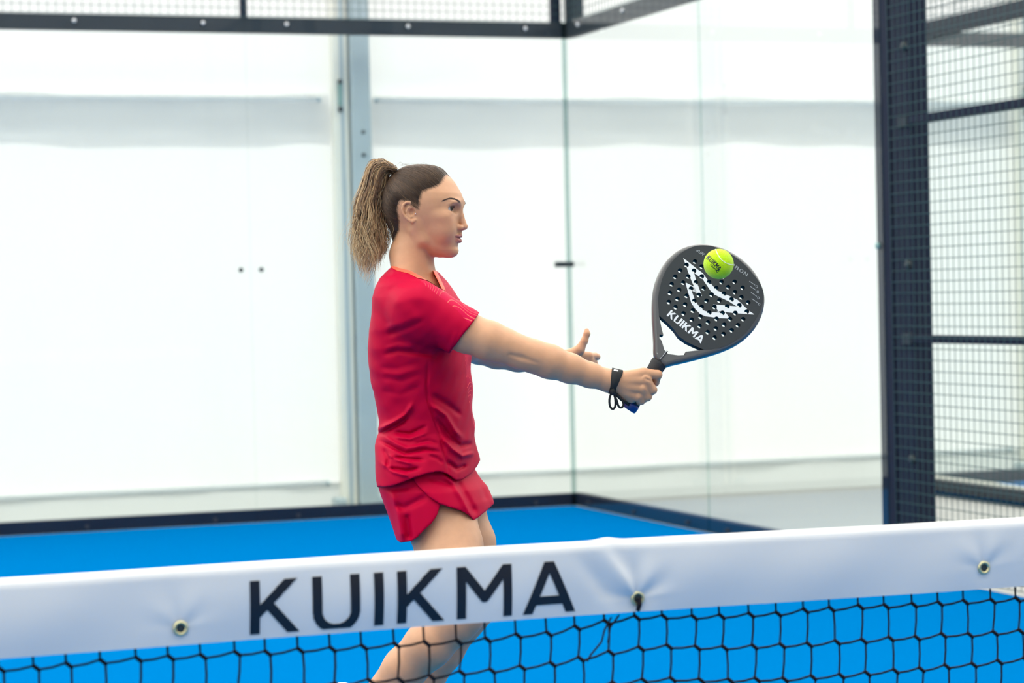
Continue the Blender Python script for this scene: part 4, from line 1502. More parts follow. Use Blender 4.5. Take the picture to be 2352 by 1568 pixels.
def base_head(U, W, V):
    d = smin(HEAD[0][0](U, W, V), HEAD[1][0](U, W, V), 0.014)
    return smin(d, smin(NECK[0][0](U, W, V), NECK[1][0](U, W, V), 0.012), 0.014)
def hair_off(x, z):
    d = -poly_sd(x, z, HAIRLINE)                      # mm inside the hairline
    return np.clip((d-4.5)*0.30, -7, 5.0)*mm + 0.0022*np.exp(-((x+60)/40)**2)*(d > 8)
ax = HFLD.ax
G = np.meshgrid(*ax, indexing='ij')
bf = base_head(*[g.astype(float) for g in G])
sel = np.abs(bf) < 0.02
hx, hy, hz = hloc(G[0][sel].astype(float), G[1][sel].astype(float), G[2][sel].astype(float))
off = hair_off(hx, hz)
Fh = np.where(bf < 0, 0.01, 0.2).astype(np.float32)
Fh[sel] = np.maximum(bf[sel]-off, -(bf[sel]+0.004))
pos, quads = surface_nets(Fh, ax)
pos = relax(pos, quads, 1, 0.5)
me = np_mesh('hair', to_world(pos)-ORG, quads)
set_tone(me, np.full(len(pos), 0.05))
hair = link('hair', me, M_HAIR, person, label='brown hair combed tightly back')

def strands_obj(name, paths, radii, tones, parent, label=None, n=3):
    """paths (N, M, 3) in the player frame, radii (N, M), tones (N, M)"""
    Np, M, _ = paths.shape
    t = np.gradient(paths, axis=1)
    t /= np.linalg.norm(t, axis=2, keepdims=True)+1e-12
    ref = np.array([0.31, -0.87, 0.37])
    u = np.cross(t, ref); u /= np.linalg.norm(u, axis=2, keepdims=True)+1e-12
    w = np.cross(t, u)
    ang = 2*math.pi*np.arange(n)/n
    ring = paths[:, :, None, :] + radii[:, :, None, None]*(np.cos(ang)[None, None, :, None]*u[:, :, None, :] + np.sin(ang)[None, None, :, None]*w[:, :, None, :])
    v = to_world(ring.reshape(-1, 3))-ORG
    base = (np.arange(Np)*M*n)[:, None, None]
    i = (np.arange(M-1)*n)[None, :, None]
    k = np.arange(n)[None, None, :]
    k2 = (k+1) % n
    q = np.stack([base+i+k, base+i+k2, base+i+n+k2, base+i+n+k], -1).reshape(-1, 4)
    me = np_mesh(name, v, q)
    set_tone(me, np.repeat(tones.reshape(-1), n))
    return link(name, me, M_HAIR, parent, label=label, kind='stuff')

TIE = np.array([-88.0, 0.0, 86.0])
def combed(N, M, seed):
    r = np.random.default_rng(seed)
    roots = []
    edge = np.array(HAIRLINE[1:19], float)
    seg = np.linalg.norm(np.diff(edge, axis=0), axis=1)
    cum = np.concatenate([[0], np.cumsum(seg)])
    for i in range(N):
        if i % 2 == 0:
            s = r.uniform(0, cum[-1])
            x, z = np.interp(s, cum, edge[:, 0]), np.interp(s, cum, edge[:, 1])
            x, z = x+r.normal(-1.5, 3.0), z+r.normal(1.0, 2.5)
        else:
            while True:
                x, z = r.uniform(-95, 55), r.uniform(-80, 95)
                if poly_sd(np.array([x]), np.array([z]), HAIRLINE)[0] < -3:
                    break
        roots.append((x, z))
    roots = np.array(roots)
    side = np.where(r.random(N) < 0.8, 1.0, -1.0)
    lo_, hi_ = np.zeros(N), np.full(N, 90.0)
    for _ in range(18):
        md = (lo_+hi_)/2
        w = HO + (np.stack([roots[:, 0], md, roots[:, 1]], 1)*mm) @ HR
        ins = base_head(w[:, 0], w[:, 1], w[:, 2]) < 0
        lo_, hi_ = np.where(ins, md, lo_), np.where(ins, hi_, md)
    y = side*lo_
    R = np.stack([roots[:, 0], y, roots[:, 1]], 1)
    tie = TIE + r.normal(0, 5, (N, 3))*np.array([1, 1.6, 1])
    t = np.linspace(0, 1, M)[None, :, None]
    p = R[:, None, :]*(1-t)+tie[:, None, :]*t
    sag = np.sin(np.linspace(0, 1, M)*math.pi)[None, :]*r.normal(-3, 3, (N, 1))
    p[:, :, 2] += sag
    C = np.array([-10.0, 0.0, 12.0])
    d = p-C
    d /= np.linalg.norm(d, axis=2, keepdims=True)
    rad = np.full(d.shape[:2], 80.0)
    lift = r.uniform(0.1, 0.9, (N, 1))*np.ones((1, M))
    for _ in range(14):
        q = C+d*rad[:, :, None]
        w = HO + (q.reshape(-1, 3)*mm) @ HR
        f = base_head(w[:, 0], w[:, 1], w[:, 2]).reshape(N, M)/mm
        o = np.maximum(hair_off(q[:, :, 0].ravel(), q[:, :, 2].ravel()).reshape(N, M)/mm, -0.2)
        rad -= np.clip(f-o-lift, -6, 6)*0.8
    q = C+d*rad[:, :, None]
    return HO + (q*mm) @ HR, r
paths, r = combed(2000, 14, 3)
N, M = paths.shape[:2]
tone = np.clip(r.normal(0.10, 0.08, (N, 1)) + 0.10*np.linspace(1, 0, M)[None, :]**2 + 0*paths[:, :, 0], 0, 0.7)
light = r.random(N) < 0.10
tone[light] += 0.22
radii = np.tile(np.interp(np.linspace(0, 1, M), [0, 0.3, 1], [0.00008, 0.00044, 0.0005]), (N, 1))
strands_obj('combed_strands', paths, radii, tone, hair)

def catmull(ctrl, M):
    """ctrl (N, K, 3) -> (N, M, 3)"""
    N, K, _ = ctrl.shape
    c = np.concatenate([2*ctrl[:, :1]-ctrl[:, 1:2], ctrl, 2*ctrl[:, -1:]-ctrl[:, -2:-1]], 1)
    s = np.linspace(0, K-1-1e-6, M)
    i = s.astype(int)
    t = (s-i)[None, :, None]
    p0, p1, p2, p3 = c[:, i], c[:, i+1], c[:, i+2], c[:, i+3]
    return 0.5*((2*p1)+(-p0+p2)*t+(2*p0-5*p1+4*p2-p3)*t*t+(-p0+3*p1-3*p2+p3)*t**3)

def ponytail(N, M, seed, wild=1.0):
    r = np.random.default_rng(seed)
    ncl = 60
    cl = r.integers(0, ncl, N)
    ang, rad = r.uniform(0, 2*math.pi, ncl), np.sqrt(r.uniform(0, 1, ncl))
    s = np.clip(rad[cl]*np.cos(ang[cl]) + r.normal(0, 0.13*wild, N), -1.15, 1.15)
    dp = np.clip(rad[cl]*np.sin(ang[cl]) + r.normal(0, 0.13*wild, N), -1.15, 1.15)
    tipf = (r.uniform(0.0, 1, ncl)[cl]*0.6 + r.uniform(0, 1, N)*0.4)
    ytip = 548 + 112*tipf*(1-0.45*np.abs(s+0.15)) + r.normal(0, 8, N)
    Y = np.array([420, 470, 520, 580, 620, 660], float)
    CX = np.array([862, 848, 846, 850, 849, 842], float)
    HWd = np.array([29, 30, 36, 40, 30, 14], float)
    ctrl = []
    ctrl.append(np.stack([904+r.normal(0, 3.5, N), 391+r.normal(0, 3, N)+5*s, dp*0.014], 1))
    lift = np.clip(0.5-s*0.5, 0, 1)
    ctrl.append(np.stack([894-19*lift+r.normal(0, 2, N), 397-29*lift+r.normal(0, 2.5, N), dp*0.022], 1))
    ctrl.append(np.stack([889-41*lift+r.normal(0, 2, N), 411-34*lift+r.normal(0, 3, N), dp*0.029], 1))
    wavep = r.uniform(0, 6.28, ncl)[cl]+r.normal(0, 0.35, N)
    wavea = r.uniform(3.0, 10.0, ncl)[cl]*r.uniform(0.7, 1.3, N)
    for j in range(9):
        y = 428 + (ytip-428)*j/8
        grow = j/8
        x = np.interp(y, Y, CX) + s*np.interp(y, Y, HWd) + wavea*grow**0.6*np.sin(wavep+j*1.25) + r.normal(0, 0.7+1.4*grow*wild, N)
        w = dp*(0.03+0.012*grow) + 0.004*grow*np.cos(wavep*1.3+j*1.4)
        ctrl.append(np.stack([x, y, w], 1))
    ctrl = np.stack(ctrl, 1)
    d = D0+ctrl[:, :, 2]
    c3 = np.stack([(ctrl[:, :, 0]-1176)/F_PX*d, ctrl[:, :, 2], (784-ctrl[:, :, 1])/F_PX*d], 2)
    path = catmull(c3, M)
    base = r.uniform(0.0, 0.62, ncl)[cl] + r.normal(0, 0.13, N)
    base += 0.12*(-s) 
    tone = np.clip(base[:, None] + np.linspace(0.05, 0.52, M)[None, :], 0.05, 1.0)
    return path, tone, r
path, tone, r = ponytail(1500, 36, 5)
radii = np.tile(np.interp(np.linspace(0, 1, 36), [0, 0.1, 0.7, 1], [0.0007, 0.00075, 0.0006, 0.00015]), (len(path), 1))
strands_obj('ponytail', path, radii, tone, hair, label='wavy dark blonde ponytail')
path, tone, r = ponytail(200, 30, 9, 2.6)
path = path + (np.linspace(0, 1, 30)**2)[None, :, None]*r.normal(0, 0.012, (len(path), 1, 3))
radii = np.tile(np.linspace(0.0004, 0.00015, 30), (len(path), 1))
strands_obj('flyaway_strands', path, radii, np.clip(tone+0.1, 0, 1), hair)
# small loose hairs at the nape, temple and crown
rr = np.random.default_rng(21)
def loose(n, cx, cy, sx, sy, dx, dy, w):
    k = []
    for i in range(n):
        a = np.array([cx+rr.normal(0, sx), cy+rr.normal(0, sy)])
        b = a+np.array([dx+rr.normal(0, 5), dy+rr.normal(0, 5)])
        m_ = (a+b)/2+rr.normal(0, 4, 2)
        ww = w+rr.normal(0, 0.006)
        k.append([P(a[0], a[1], ww), P(m_[0], m_[1], ww-0.003), P(b[0], b[1], ww+0.002)])
    return np.array(k)
k = loose(16, 955, 377.5, 28, 1.5, -18, 0, 0.0)
pp = catmull(k, 9)
strands_obj('loose_strands', pp, np.tile(np.linspace(0.00025, 0.0001, 9), (len(pp), 1)), np.full((len(pp), 9), 0.36), hair)
# dark elastic around the base of the ponytail
tb = []
cT = P(905, 392, 0.0)
for i in range(25):
    a = 2*math.pi*i/24
    tb.append(to_world(cT + 0.007*np.array([0.62*math.cos(a), 0, 0.78*math.cos(a)]) + np.array([0, 0.012*math.sin(a), 0]))-ORG)
MB().tube(tb, 0.0025, 8, False).build('hair_elastic', M_BROW, hair, smooth=True)
# ------------------------------------------------------------------ shoes (below the frame)
M_SHOE = mat('white_shoe', (0.75, 0.75, 0.76, 1), rough=0.5)
M_SOLE = mat('shoe_sole', lin(200, 40, 70), rough=0.7)
def shoe(ankle, name):
    a = to_world(P(*ankle))
    tz = 0.02
    fwd = RT*0.97 - FW*0.25
    fwd = np.array([fwd[0], fwd[1], 0]); fwd /= np.linalg.norm(fwd)
    drop = a[2]-0.03
    run = math.sqrt(max(0.20**2-drop**2, 0.05**2))
    toe = np.array([a[0], a[1], 0.03]) + fwd*run
    d = toe-a
    d /= np.linalg.norm(d)
    a_, t_ = from_world(a), from_world(toe)
    heel = a_ - from_world(P0+fwd)*0.03
    prims = [(Cone(heel, a_+(t_-a_)*0.5, 0.034, 0.040), 0.02), (Cone(a_+(t_-a_)*0.5, t_, 0.042, 0.030), 0.02), (Cone(a_-(t_-a_)*0.25, a_, 0.036, 0.038), 0.02)]
    lo = np.min([p.lo for p, k in prims], 0)-0.02
    hi = np.max([p.hi for p, k in prims], 0)+0.02
    fl = Field(*[np.arange(l, h, 0.005) for l, h in zip(lo, hi)])
    for p, k in prims:
        fl.add(p, k)
    pos, q = fl.mesh()
    w = to_world(pos)
    w[:, 2] = np.maximum(w[:, 2], 0.012)
    o = link(name, np_mesh(name, w-ORG, q), M_SHOE, person, label='white sports shoe')
    mb = MB()
    c = toe - fwd*0.04
    side = np.array([-fwd[1], fwd[0], 0])
    n = 16
    ring = [(c + fwd*0.075*math.cos(2*math.pi*k/n) + side*0.04*math.sin(2*math.pi*k/n)) for k in range(n)]
    for z in (0.0, 0.018):
        mb.v += [(p[0]-ORG[0], p[1]-ORG[1], z) for p in ring]
    mb.f = [tuple(range(n))[::-1], tuple(range(n, 2*n))] + [(k, (k+1) % n, n+(k+1) % n, n+k) for k in range(n)]
    mb.build('sole', M_SOLE, o)
shoe((800, 1676, -0.18), 'shoe')
shoe((895, 1685, 0.10), 'shoe')

# ------------------------------------------------------------------ racket
M_CARBON = mat('matt_carbon', lin(52, 56, 58), rough=0.42, spec=0.4, noise=0.06, nscale=400)
M_RIM = mat('satin_rim', lin(84, 84, 84), rough=0.28, spec=0.6, coat=0.3)
M_HOLE = mat('hole_wall', lin(16, 17, 19), rough=0.7)
M_WHITE = mat('white_print', (0.85, 0.86, 0.85, 1), rough=0.45)
M_GREYP = mat('grey_print', lin(150, 156, 158), rough=0.5)
M_GRIP = mat('black_grip', lin(36, 38, 42), rough=0.75, bump=0.4, bscale=600)
M_BUTT = mat('blue_butt_cap', lin(24, 52, 120), rough=0.35)
M_STRAP = mat('black_webbing', lin(30, 32, 33), rough=0.8, bump=0.3, bscale=900)

RC_W = -0.112
rk0 = P(1512, 838, RC_W)                              # throat end of the grip
ax2 = np.array([0.632, -0.775]); ax2 /= np.linalg.norm(ax2)
# face plane: normal leans up and to the right of the line of sight
nrm = np.array([0.015, -1.0, 0.14]); nrm /= np.linalg.norm(nrm)
ry = np.array([ax2[0], 0.0, -ax2[1]]); ry -= nrm*(ry@nrm); ry /= np.linalg.norm(ry)
rx = np.cross(ry, nrm); rx /= np.linalg.norm(rx)
if rx[0] < 0:
    rx = -rx
def RK(x, y, z=0.0):
    """racket coordinates: x across, y along the shaft, z towards the viewer"""
    return to_world(rk0 + rx*x + ry*y + nrm*z)
def rk_from_px(px, py):
    """pixel on the front face plane -> racket (x, y)"""
    d = P(px, py, 0.0)
    o = from_world(CAM)
    dirv = d-o
    t = ((rk0+nrm*0.019-o) @ nrm)/(dirv @ nrm)
    h = o+dirv*t-rk0
    return h @ rx, h @ ry
OUT_PX = [(1504, 820), (1501, 780), (1498, 735), (1498, 690), (1503, 655), (1514, 624), (1530, 598), (1552, 577), (1578, 564), (1607, 559), (1640, 562), (1672, 573), (1703, 592), (1730, 618), (1748, 648), (1757, 680),
          (1754, 712), (1742, 742), (1722, 768), (1694, 790), (1660, 806), (1622, 818), (1580, 829), (1545, 837), (1528, 840)]
rel = [rk_from_px(*p) for p in OUT_PX]
THK = 0.019
ROOT = to_world(rk0)
def cl_spline(pts, n, closed=True):
    p = np.array(pts, float)
    if closed:
        p = np.concatenate([p[-1:], p, p[:2]])
    else:
        p = np.concatenate([2*p[:1]-p[1:2], p, 2*p[-1:]-p[-2:-1]])
    K = len(p)-3
    s = np.linspace(0, K, n, endpoint=not closed)
    i = np.minimum(s.astype(int), K-1)
    t = (s-i)[:, None]
    return 0.5*((2*p[i+1])+(-p[i]+p[i+2])*t+(2*p[i]-5*p[i+1]+4*p[i+2]-p[i+3])*t*t+(-p[i]+3*p[i+1]-3*p[i+2]+p[i+3])*t**3)
outline = cl_spline(rel, 150)
# triangular opening between the arms, and the round holes
TRI5 = [(240, 870), (330, 948), (400, 1020), (445, 1085), (520, 1140), (610, 1182), (702, 1222), (515, 1243), (512, 1276), (440, 1280), (335, 1266), (295, 1225), (268, 1130), (245, 1105), (245, 1065), (285, 1072), (262, 980)]
FACE5 = [(240, 868), (232, 700), (255, 560), (300, 430), (380, 310), (480, 220), (590, 165), (680, 150), (790, 160), (900, 200), (1010, 260), (1120, 350), (1220, 460), (1290, 560), (1315, 660), (1305, 750), (1270, 850), (1210, 950), (1130, 1050), (1020, 1130), (900, 1190), (800, 1215), (702, 1220), (610, 1180), (520, 1138), (445, 1083), (400, 1018), (330, 946)]
def crop5(x, y):
    return 1460+x/4.4794, 530+y/4.48
HOLES5 = [(610, 315), (523, 352), (457, 408), (407, 473), (371, 549), (353, 638), (342, 732), (680, 368), (600, 412), (540, 470), (490, 533), (448, 606), (431, 700), (411, 786), (755, 425), (680, 470), (620, 530), (570, 595), (525, 668), (510, 758), (493, 850),
          (755, 527), (700, 591), (650, 660), (604, 722), (588, 820), (577, 914), (884, 527), (831, 589), (781, 656), (729, 720), (680, 783), (667, 884), (658, 978), (952, 578), (909, 646), (861, 717), (811, 784), (757, 841), (744, 941), (741, 1042),
          (1018, 524), (1021, 631), (986, 706), (942, 778), (892, 845), (832, 906), (825, 1004), (813, 1098), (1101, 586), (1089, 683), (1066, 767), (1025, 846), (972, 907), (911, 965), (905, 1062), (1158, 736), (1144, 831), (1106, 908), (1053, 970), (988, 1023), (830, 465), (905, 470), (760, 380)]
holes = [rk_from_px(*crop5(*h)) for h in HOLES5]
HR_ = 0.0054
tri = [rk_from_px(*crop5(*p)) for p in TRI5]
face2 = [tuple(p) for p in cl_spline([rk_from_px(*crop5(*p)) for p in FACE5[:23]], 90, closed=False)] + [rk_from_px(*crop5(*p)) for p in FACE5[23:]]

racket = empty('padel_racket', tuple(ROOT), label='black teardrop padel racket with white lettering held in the right hand', cat='racket')
def RKl(x, y, z=0.0):
    return RK(x, y, z)-ROOT

def fill_with_holes(outer, inners):
    """triangulate a planar polygon with holes (2-D lists) using bmesh"""
    bm = bmesh.new()
    edges = []
    for loop in [outer]+inners:
        vs = [bm.verts.new((p[0], p[1], 0)) for p in loop]
        for i in range(len(vs)):
            edges.append(bm.edges.new((vs[i], vs[(i+1) % len(vs)])))
    bmesh.ops.triangle_fill(bm, use_beauty=True, use_dissolve=False, edges=edges, normal=(0, 0, 1))
    bm.verts.ensure_lookup_table()
    bm.verts.index_update()
    v = [(q.co.x, q.co.y) for q in bm.verts]
    f = [[q.index for q in fc.verts] for fc in bm.faces]
    bm.free()
    return v, f
def circle(c, r, n=14):
    return [(c[0]+r*math.cos(2*math.pi*i/n), c[1]+r*math.sin(2*math.pi*i/n)) for i in range(n)]
def inset(loop, d):
    p = np.array(loop)
    nx, pv = np.roll(p, -1, 0), np.roll(p, 1, 0)
    t = nx-pv
    t /= np.linalg.norm(t, axis=1, keepdims=True)
    nn = np.stack([-t[:, 1], t[:, 0]], 1)
    area = 0.5*np.sum(p[:, 0]*nx[:, 1]-nx[:, 0]*p[:, 1])
    return p + nn*d*(1 if area > 0 else -1)
tri_c = np.array(tri)
inl = inset(outline, 0.010)
hl = [circle(h, HR_) for h in holes]
def plate(name, outer, inners, z, m, parent):
    v2, f2 = fill_with_holes([tuple(p) for p in outer], [[tuple(p) for p in q] for q in inners])
    n2 = len(v2)
    vv = [RKl(x, y, z) for x, y in v2] + [RKl(x, y, -z) for x, y in v2]
    return obj(name, vv, [tuple(f) for f in f2] + [tuple(i+n2 for i in f)[::-1] for f in f2], m, parent)
frame = plate('frame', inl, [tri_c]+hl, THK, M_RIM, racket)
face = plate('face', face2, hl, THK+0.0009, M_CARBON, racket)
b = MB()
for lp in hl:
    n = len(lp)
    b.add([RKl(x, y, THK) for x, y in lp]+[RKl(x, y, -THK) for x, y in lp], [(k, (k+1) % n, n+(k+1) % n, n+k) for k in range(n)])
b.build('hole_walls', M_HOLE, face, smooth=True, kind='stuff')
n = len(tri_c)
MB().add([RKl(x, y, THK) for x, y in tri_c]+[RKl(x, y, -THK) for x, y in tri_c], [(k, (k+1) % n, n+(k+1) % n, n+k) for k in range(n)]).build('throat_opening', M_HOLE, face)
# rounded rim
prof = [(0.010, 1.0), (0.006, 0.985), (0.0025, 0.86), (0.0005, 0.6), (0.0, 0.25), (0.0, -0.25), (0.0005, -0.6), (0.0025, -0.86), (0.006, -0.985), (0.010, -1.0)]
rv, rf = [], []
n = len(outline)
for d, zf in prof:
    lp = inset(outline, d)
    rv += [RKl(x, y, zf*THK) for x, y in lp]
for j in range(len(prof)-1):
    for k in range(n):
        rf.append((j*n+k, j*n+(k+1) % n, (j+1)*n+(k+1) % n, (j+1)*n+k))
obj('rim', rv, rf, M_RIM, racket, smooth=True, label='satin grey rim')

# printed wing emblem, lettering
def px_poly(pts5, z):
    return [RKl(*rk_from_px(*crop5(*p)), z) for p in pts5]
HC = np.array(holes)
def print_part(name, polys, m, parent):
    """flat print in fine cells, left open over the round holes"""
    h = 0.0005
    for pl in polys:
        p2 = np.array([rk_from_px(*crop5(*p)) for p in pl])
        lo, hi = p2.min(0), p2.max(0)
        gx, gy = np.arange(lo[0], hi[0], h), np.arange(lo[1], hi[1], h)
        X, Y = np.meshgrid(gx, gy, indexing='ij')
        ok = poly_sd(X.ravel(), Y.ravel(), p2) < 0
        d = np.min((X.ravel()[:, None]-HC[None, :, 0])**2+(Y.ravel()[:, None]-HC[None, :, 1])**2, 1)
        ok &= d > (HR_+0.0001)**2
        x, y = X.ravel()[ok], Y.ravel()[ok]
        o = h/2
        base = ROOT*0
        c0 = rk0+nrm*(THK+0.0014)
        q = np.stack([np.stack([x+a*o, y+b*o], 1) for a, b in ((-1, -1), (1, -1), (1, 1), (-1, 1))], 1).reshape(-1, 2)
        w = to_world(c0+q[:, :1]*rx+q[:, 1:]*ry)-ROOT
        link(name, np_mesh(name, w, np.arange(len(q)).reshape(-1, 4)), m, parent)
EMB = [
    [(487, 278), (693, 440), (745, 512), (835, 612), (985, 680), (1050, 712), (1100, 760), (1140, 800), (1220, 862), (1020, 848), (830, 824), (862, 838), (795, 757), (1040, 778), (955, 725), (806, 655), (780, 632), (690, 500), (600, 432), (625, 520), (682, 672), (640, 655), (575, 600), (600, 575), (555, 470), (520, 365)],
    [(510, 530), (600, 575), (640, 645), (575, 615), (578, 625), (612, 720), (660, 790), (700, 820), (757, 838), (925, 842), (960, 890), (950, 902), (850, 898), (720, 880), (660, 855), (610, 800), (570, 740), (548, 660)],
]
print_part('emblem', EMB, M_WHITE, face)
def text_on_face(s, p0, p1, hgt5, gap, th, m, lean=0.0):
    """text from crop point p0 to p1 along the baseline, cap height in crop pixels"""
    a, c = np.array(rk_from_px(*crop5(*p0))), np.array(rk_from_px(*crop5(*p1)))
    u = (c-a)
    L = np.linalg.norm(u)
    u /= L
    nn = np.array([-u[1], u[0]])
    hh = hgt5/4.48/983
    def fn(x, y, w):
        q = a + u*(x/w*L + lean*y*hh) + nn*y*hh
        return RKl(q[0], q[1], THK+0.0016)
    return text_objs(s, gap, th, fn, m, face, res=44)
text_on_face('KUIKMA', (318, 870), (668, 1158), 74, 0.13, 0.23, M_WHITE)
text_on_face('AIR', (618, 208), (690, 258), 30, 0.12, 0.16, M_GREYP, 0.3)
text_on_face('CARBON', (880, 290), (1140, 470), 34, 0.25, 0.18, M_GREYP)
# small marks on the right side of the face
for (x0, y0) in ((1245, 575), (1255, 628), (1262, 690), (1270, 755)):
    lp = [(x0+12*math.cos(a), y0+14*math.sin(a)) for a in [2*math.pi*i/12 for i in range(12)]]
    lq = [(x0+6*math.cos(a), y0+8*math.sin(a)) for a in [2*math.pi*i/12 for i in range(12)]]
    obj('mark', px_poly(lp, THK+0.0014)+px_poly(lq, THK+0.0014), [(k, (k+1) % 12, 12+(k+1) % 12, 12+k) for k in range(12)], M_GREYP, face)
    obj('mark_line', px_poly([(x0-75, y0-60), (x0-15, y0-18), (x0-18, y0-12), (x0-78, y0-54)], THK+0.0014), [(0, 1, 2, 3)], M_GREYP, face)
obj('throat_stripe', px_poly([(318, 1232), (334, 1240), (252, 1340), (238, 1328)], THK+0.0010), [(0, 1, 2, 3)], M_INK, face)
text_on_face('AIR CARBON', (250, 1326), (322, 1240), 9, 0.3, 0.2, M_WHITE)

# grip: octagonal handle with a tapered collar and a blue butt cap
gx0, gy0 = 0.0, 0.006
butt = P(1450, 931, RC_W-0.002)
top = P(1510, 839, RC_W)
gd = (top-butt)/np.linalg.norm(top-butt)
gL = np.linalg.norm(top-butt)
def grip_pt(t, ang, r):
    e1 = np.cross(gd, nrm); e1 /= np.linalg.norm(e1)
    e2 = np.cross(gd, e1)
    return to_world(butt + gd*t + (e1*math.cos(ang)+e2*math.sin(ang))*r)-ROOT
def lathe_grip(name, prof, m, n=16):
    v, f = [], []
    for t, r in prof:
        for k in range(n):
            a = 2*math.pi*k/n
            v.append(grip_pt(t, a, r*(1+0.04*math.cos(4*a))))
    for j in range(len(prof)-1):
        for k in range(n):
            f.append((j*n+k, j*n+(k+1) % n, (j+1)*n+(k+1) % n, (j+1)*n+k))
    f.append(tuple(range(n))[::-1])
    f.append(tuple((len(prof)-1)*n+k for k in range(n)))
    return obj(name, v, f, m, racket, smooth=True)
lathe_grip('grip', [(0.004, 0.0165), (0.012, 0.0160), (0.03, 0.0148), (gL-0.025, 0.0145), (gL-0.018, 0.0168), (gL-0.010, 0.0172), (gL+0.004, 0.0185), (gL+0.010, 0.0180)], M_GRIP)
lathe_grip('butt_cap', [(-0.012, 0.0145), (-0.010, 0.0165), (0.0, 0.0172), (0.006, 0.0168)], M_BUTT)

# wrist strap: a band round the wrist and two hanging loops of cord
def band_strip(name, rows, m, parent):
    """rows: list of (centre (player frame), u, v radii vectors, half width vector)"""
    v, f = [], []
    n = 28
    for side in (-1, 1):
        for k in range(n):
            a = 2*math.pi*k/n
            c, e1, e2, hwv, bias = rows
            near = max(0, math.cos(a))
            p = c + e1*math.cos(a) + e2*math.sin(a) + hwv*side*(0.55+0.45*max(0, math.sin(a+0.4))) + bias*math.sin(a)
            v.append(to_world(p)-ROOT)
    for side in (-1, 1):
        for k in range(n):
            a = 2*math.pi*k/n
            c, e1, e2, hwv, bias = rows
            p = c + (e1*math.cos(a) + e2*math.sin(a))*0.93 + hwv*side*(0.55+0.45*max(0, math.sin(a+0.4))) + bias*math.sin(a)
            v.append(to_world(p)-ROOT)
    for k in range(n):
        k2 = (k+1) % n
        f += [(k, k2, n+k2, n+k), (2*n+k, 3*n+k, 3*n+k2, 2*n+k2), (k, 2*n+k, 2*n+k2, k2), (n+k, n+k2, 3*n+k2, 3*n+k)]
    return obj(name, v, f, m, parent, smooth=True)
wc = P(1411, 876, -0.141)
e2 = np.array([0.10, 0.0, 0.995]); e1 = np.array([0.0, -1.0, 0.0])
strap = band_strip('wrist_strap', (wc, e1*0.0285, e2*0.0292, np.array([0.0125, 0, -0.003]), np.array([0.0045, 0, 0.0])), M_STRAP, racket)
strap['label'] = 'black webbing wrist strap'
def cord(pts, r=0.0026):
    p3 = cl_spline([P(*q) for q in pts], 22, closed=False)
    MB().tube([to_world(q)-ROOT for q in p3], r, 7).build('cord_loop', M_STRAP, strap, smooth=True)
cord([(1406, 898, -0.158), (1400, 915, -0.160), (1401, 932, -0.156), (1407, 939, -0.152), (1413, 933, -0.150), (1413, 915, -0.152), (1408, 899, -0.156)])
cord([(1408, 900, -0.158), (1416, 918, -0.158), (1420, 931, -0.154), (1426, 936, -0.150), (1432, 930, -0.146), (1428, 918, -0.148), (1414, 902, -0.154)])
cord([(1411, 900, -0.156), (1424, 915, -0.148), (1438, 925, -0.136), (1448, 933, -0.122)], 0.003)
MB().tube([to_world(P(1405, 893, -0.162))-ROOT, to_world(P(1409, 906, -0.160))-ROOT], 0.0062, 8).build('strap_knot', M_STRAP, strap, smooth=True)
q = [P(1410, 848.5, -0.160), P(1420, 850.5, -0.160), P(1419, 853.5, -0.163), P(1409, 851.5, -0.163)]
obj('strap_print', [to_world(p+np.array([0, -0.004, 0.001]))-ROOT for p in q], [(0, 1, 2, 3)], M_WHITE, strap)

# ------------------------------------------------------------------ ball
M_FELT = mat('yellow_felt', lin(196, 238, 26), rough=0.95, spec=0.1, noise=0.10, nscale=500, bump=1.0, bscale=700, sheen=0.4)
M_SEAM = mat('ball_seam', lin(222, 232, 190), rough=0.8)
BR = 0.0334
bc_px = (1650.5, 606)
DB = F_PX*BR/34.6
bc = CAM + FW*DB + RT*((bc_px[0]-1176)/F_PX*DB) + UP*((784-bc_px[1])/F_PX*DB)
v, f = ball_part(np.zeros(3), BR, 48, 32)
ball = obj('padel_ball', v, f, M_FELT, smooth=True)
ball.location = tuple(bc)
tag(ball, 'bright yellow felt ball in front of the racket face', 'ball')
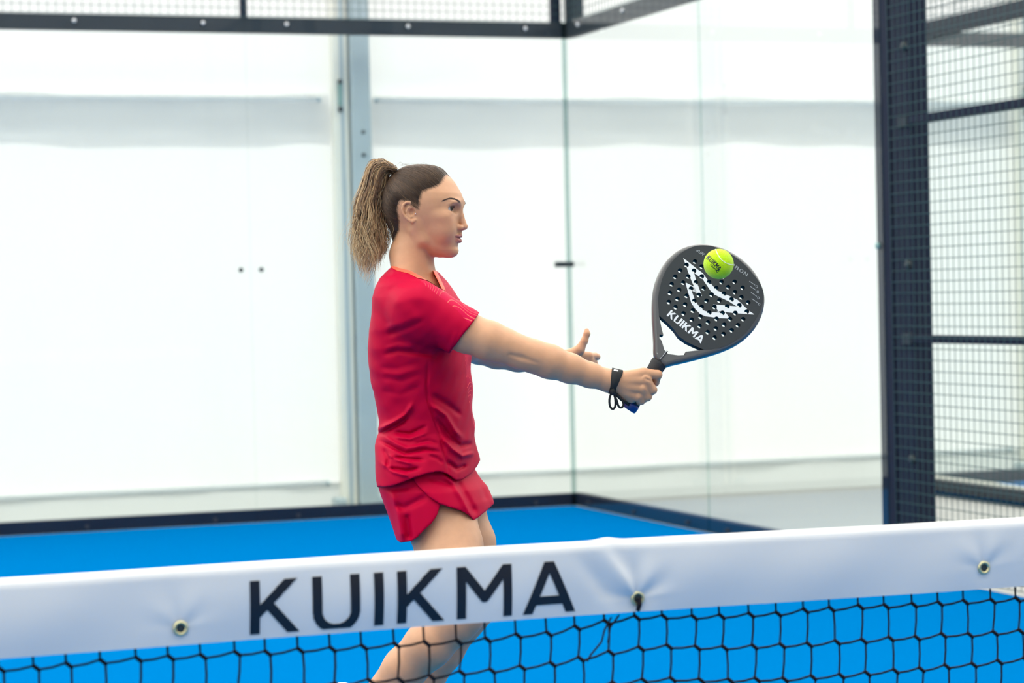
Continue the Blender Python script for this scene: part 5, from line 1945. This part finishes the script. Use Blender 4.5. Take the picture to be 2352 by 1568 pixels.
# fuzz
rf_ = np.random.default_rng(2)
mbf = MB()
for i in range(2600):
    d = rf_.normal(0, 1, 3); d /= np.linalg.norm(d)
    t = d + rf_.normal(0, 0.5, 3); t /= np.linalg.norm(t)
    a0 = d*BR*0.99
    a1 = a0 + t*0.0016
    sd = np.cross(d, t); sd = sd/np.linalg.norm(sd)*0.00012
    mbf.add([a0-sd, a0+sd, a1], [(0, 1, 2)])
mbf.build('fuzz', M_FELT, ball, kind='stuff')
# seam curve on the sphere, turned to show its arc at the upper right
def ball_dir(dx, dy):
    """offset in ball radii on the picture -> outward direction"""
    z = math.sqrt(max(0, 1-dx*dx-dy*dy))
    return RT*dx + UP*dy - FW*z
arc = [(-0.22, 0.99), (-0.19, 0.80), (-0.10, 0.56), (0.08, 0.28), (0.30, 0.10), (0.60, -0.03), (0.86, -0.06), (0.99, -0.05)]
arc = cl_spline(arc, 40, closed=False)
sv, sf = [], []
for i, p in enumerate(arc):
    q = arc[min(i+1, 39)]-arc[max(i-1, 0)]
    q = np.array([-q[1], q[0]])/np.linalg.norm(q)*0.028
    for s_ in (-1, 1):
        pp = p+q*s_
        nn = np.linalg.norm(pp)
        if nn > 0.995:
            pp = pp/nn*0.995
        sv.append(ball_dir(*pp)*BR*1.012)
for i in range(39):
    sf.append((2*i, 2*i+1, 2*i+3, 2*i+2))
# the far half of the seam mirrors the near one
obj('seam', sv, sf, M_SEAM, ball, smooth=True)
ax3 = (RT*0.35+UP*0.35-FW*-0.87); ax3 /= np.linalg.norm(ax3)
obj('seam', [-p for p in sv], [q[::-1] for q in sf], M_SEAM, ball, smooth=True)
def ball_text(s, p0, p1, hgt, gap, th):
    a, c = np.array(p0), np.array(p1)
    u = c-a; L = np.linalg.norm(u); u /= L
    nn = np.array([-u[1], u[0]])
    def fn(x, y, w):
        pp = a+u*(x/w*L)+nn*y*hgt
        k = np.linalg.norm(pp)
        if k > 0.99:
            pp = pp/k*0.99
        return ball_dir(*pp)*BR*1.015
    text_objs(s, gap, th, fn, M_INK, ball, res=34)
ball_text('KUIKMA', (-0.87, 0.36), (-0.08, -0.48), 0.30, 0.2, 0.22)
ball_text('PADEL', (-0.64, -0.10), (-0.26, -0.46), 0.10, 0.25, 0.24)
ball_text('C', (-0.28, -0.50), (-0.12, -0.62), 0.15, 0.2, 0.28)
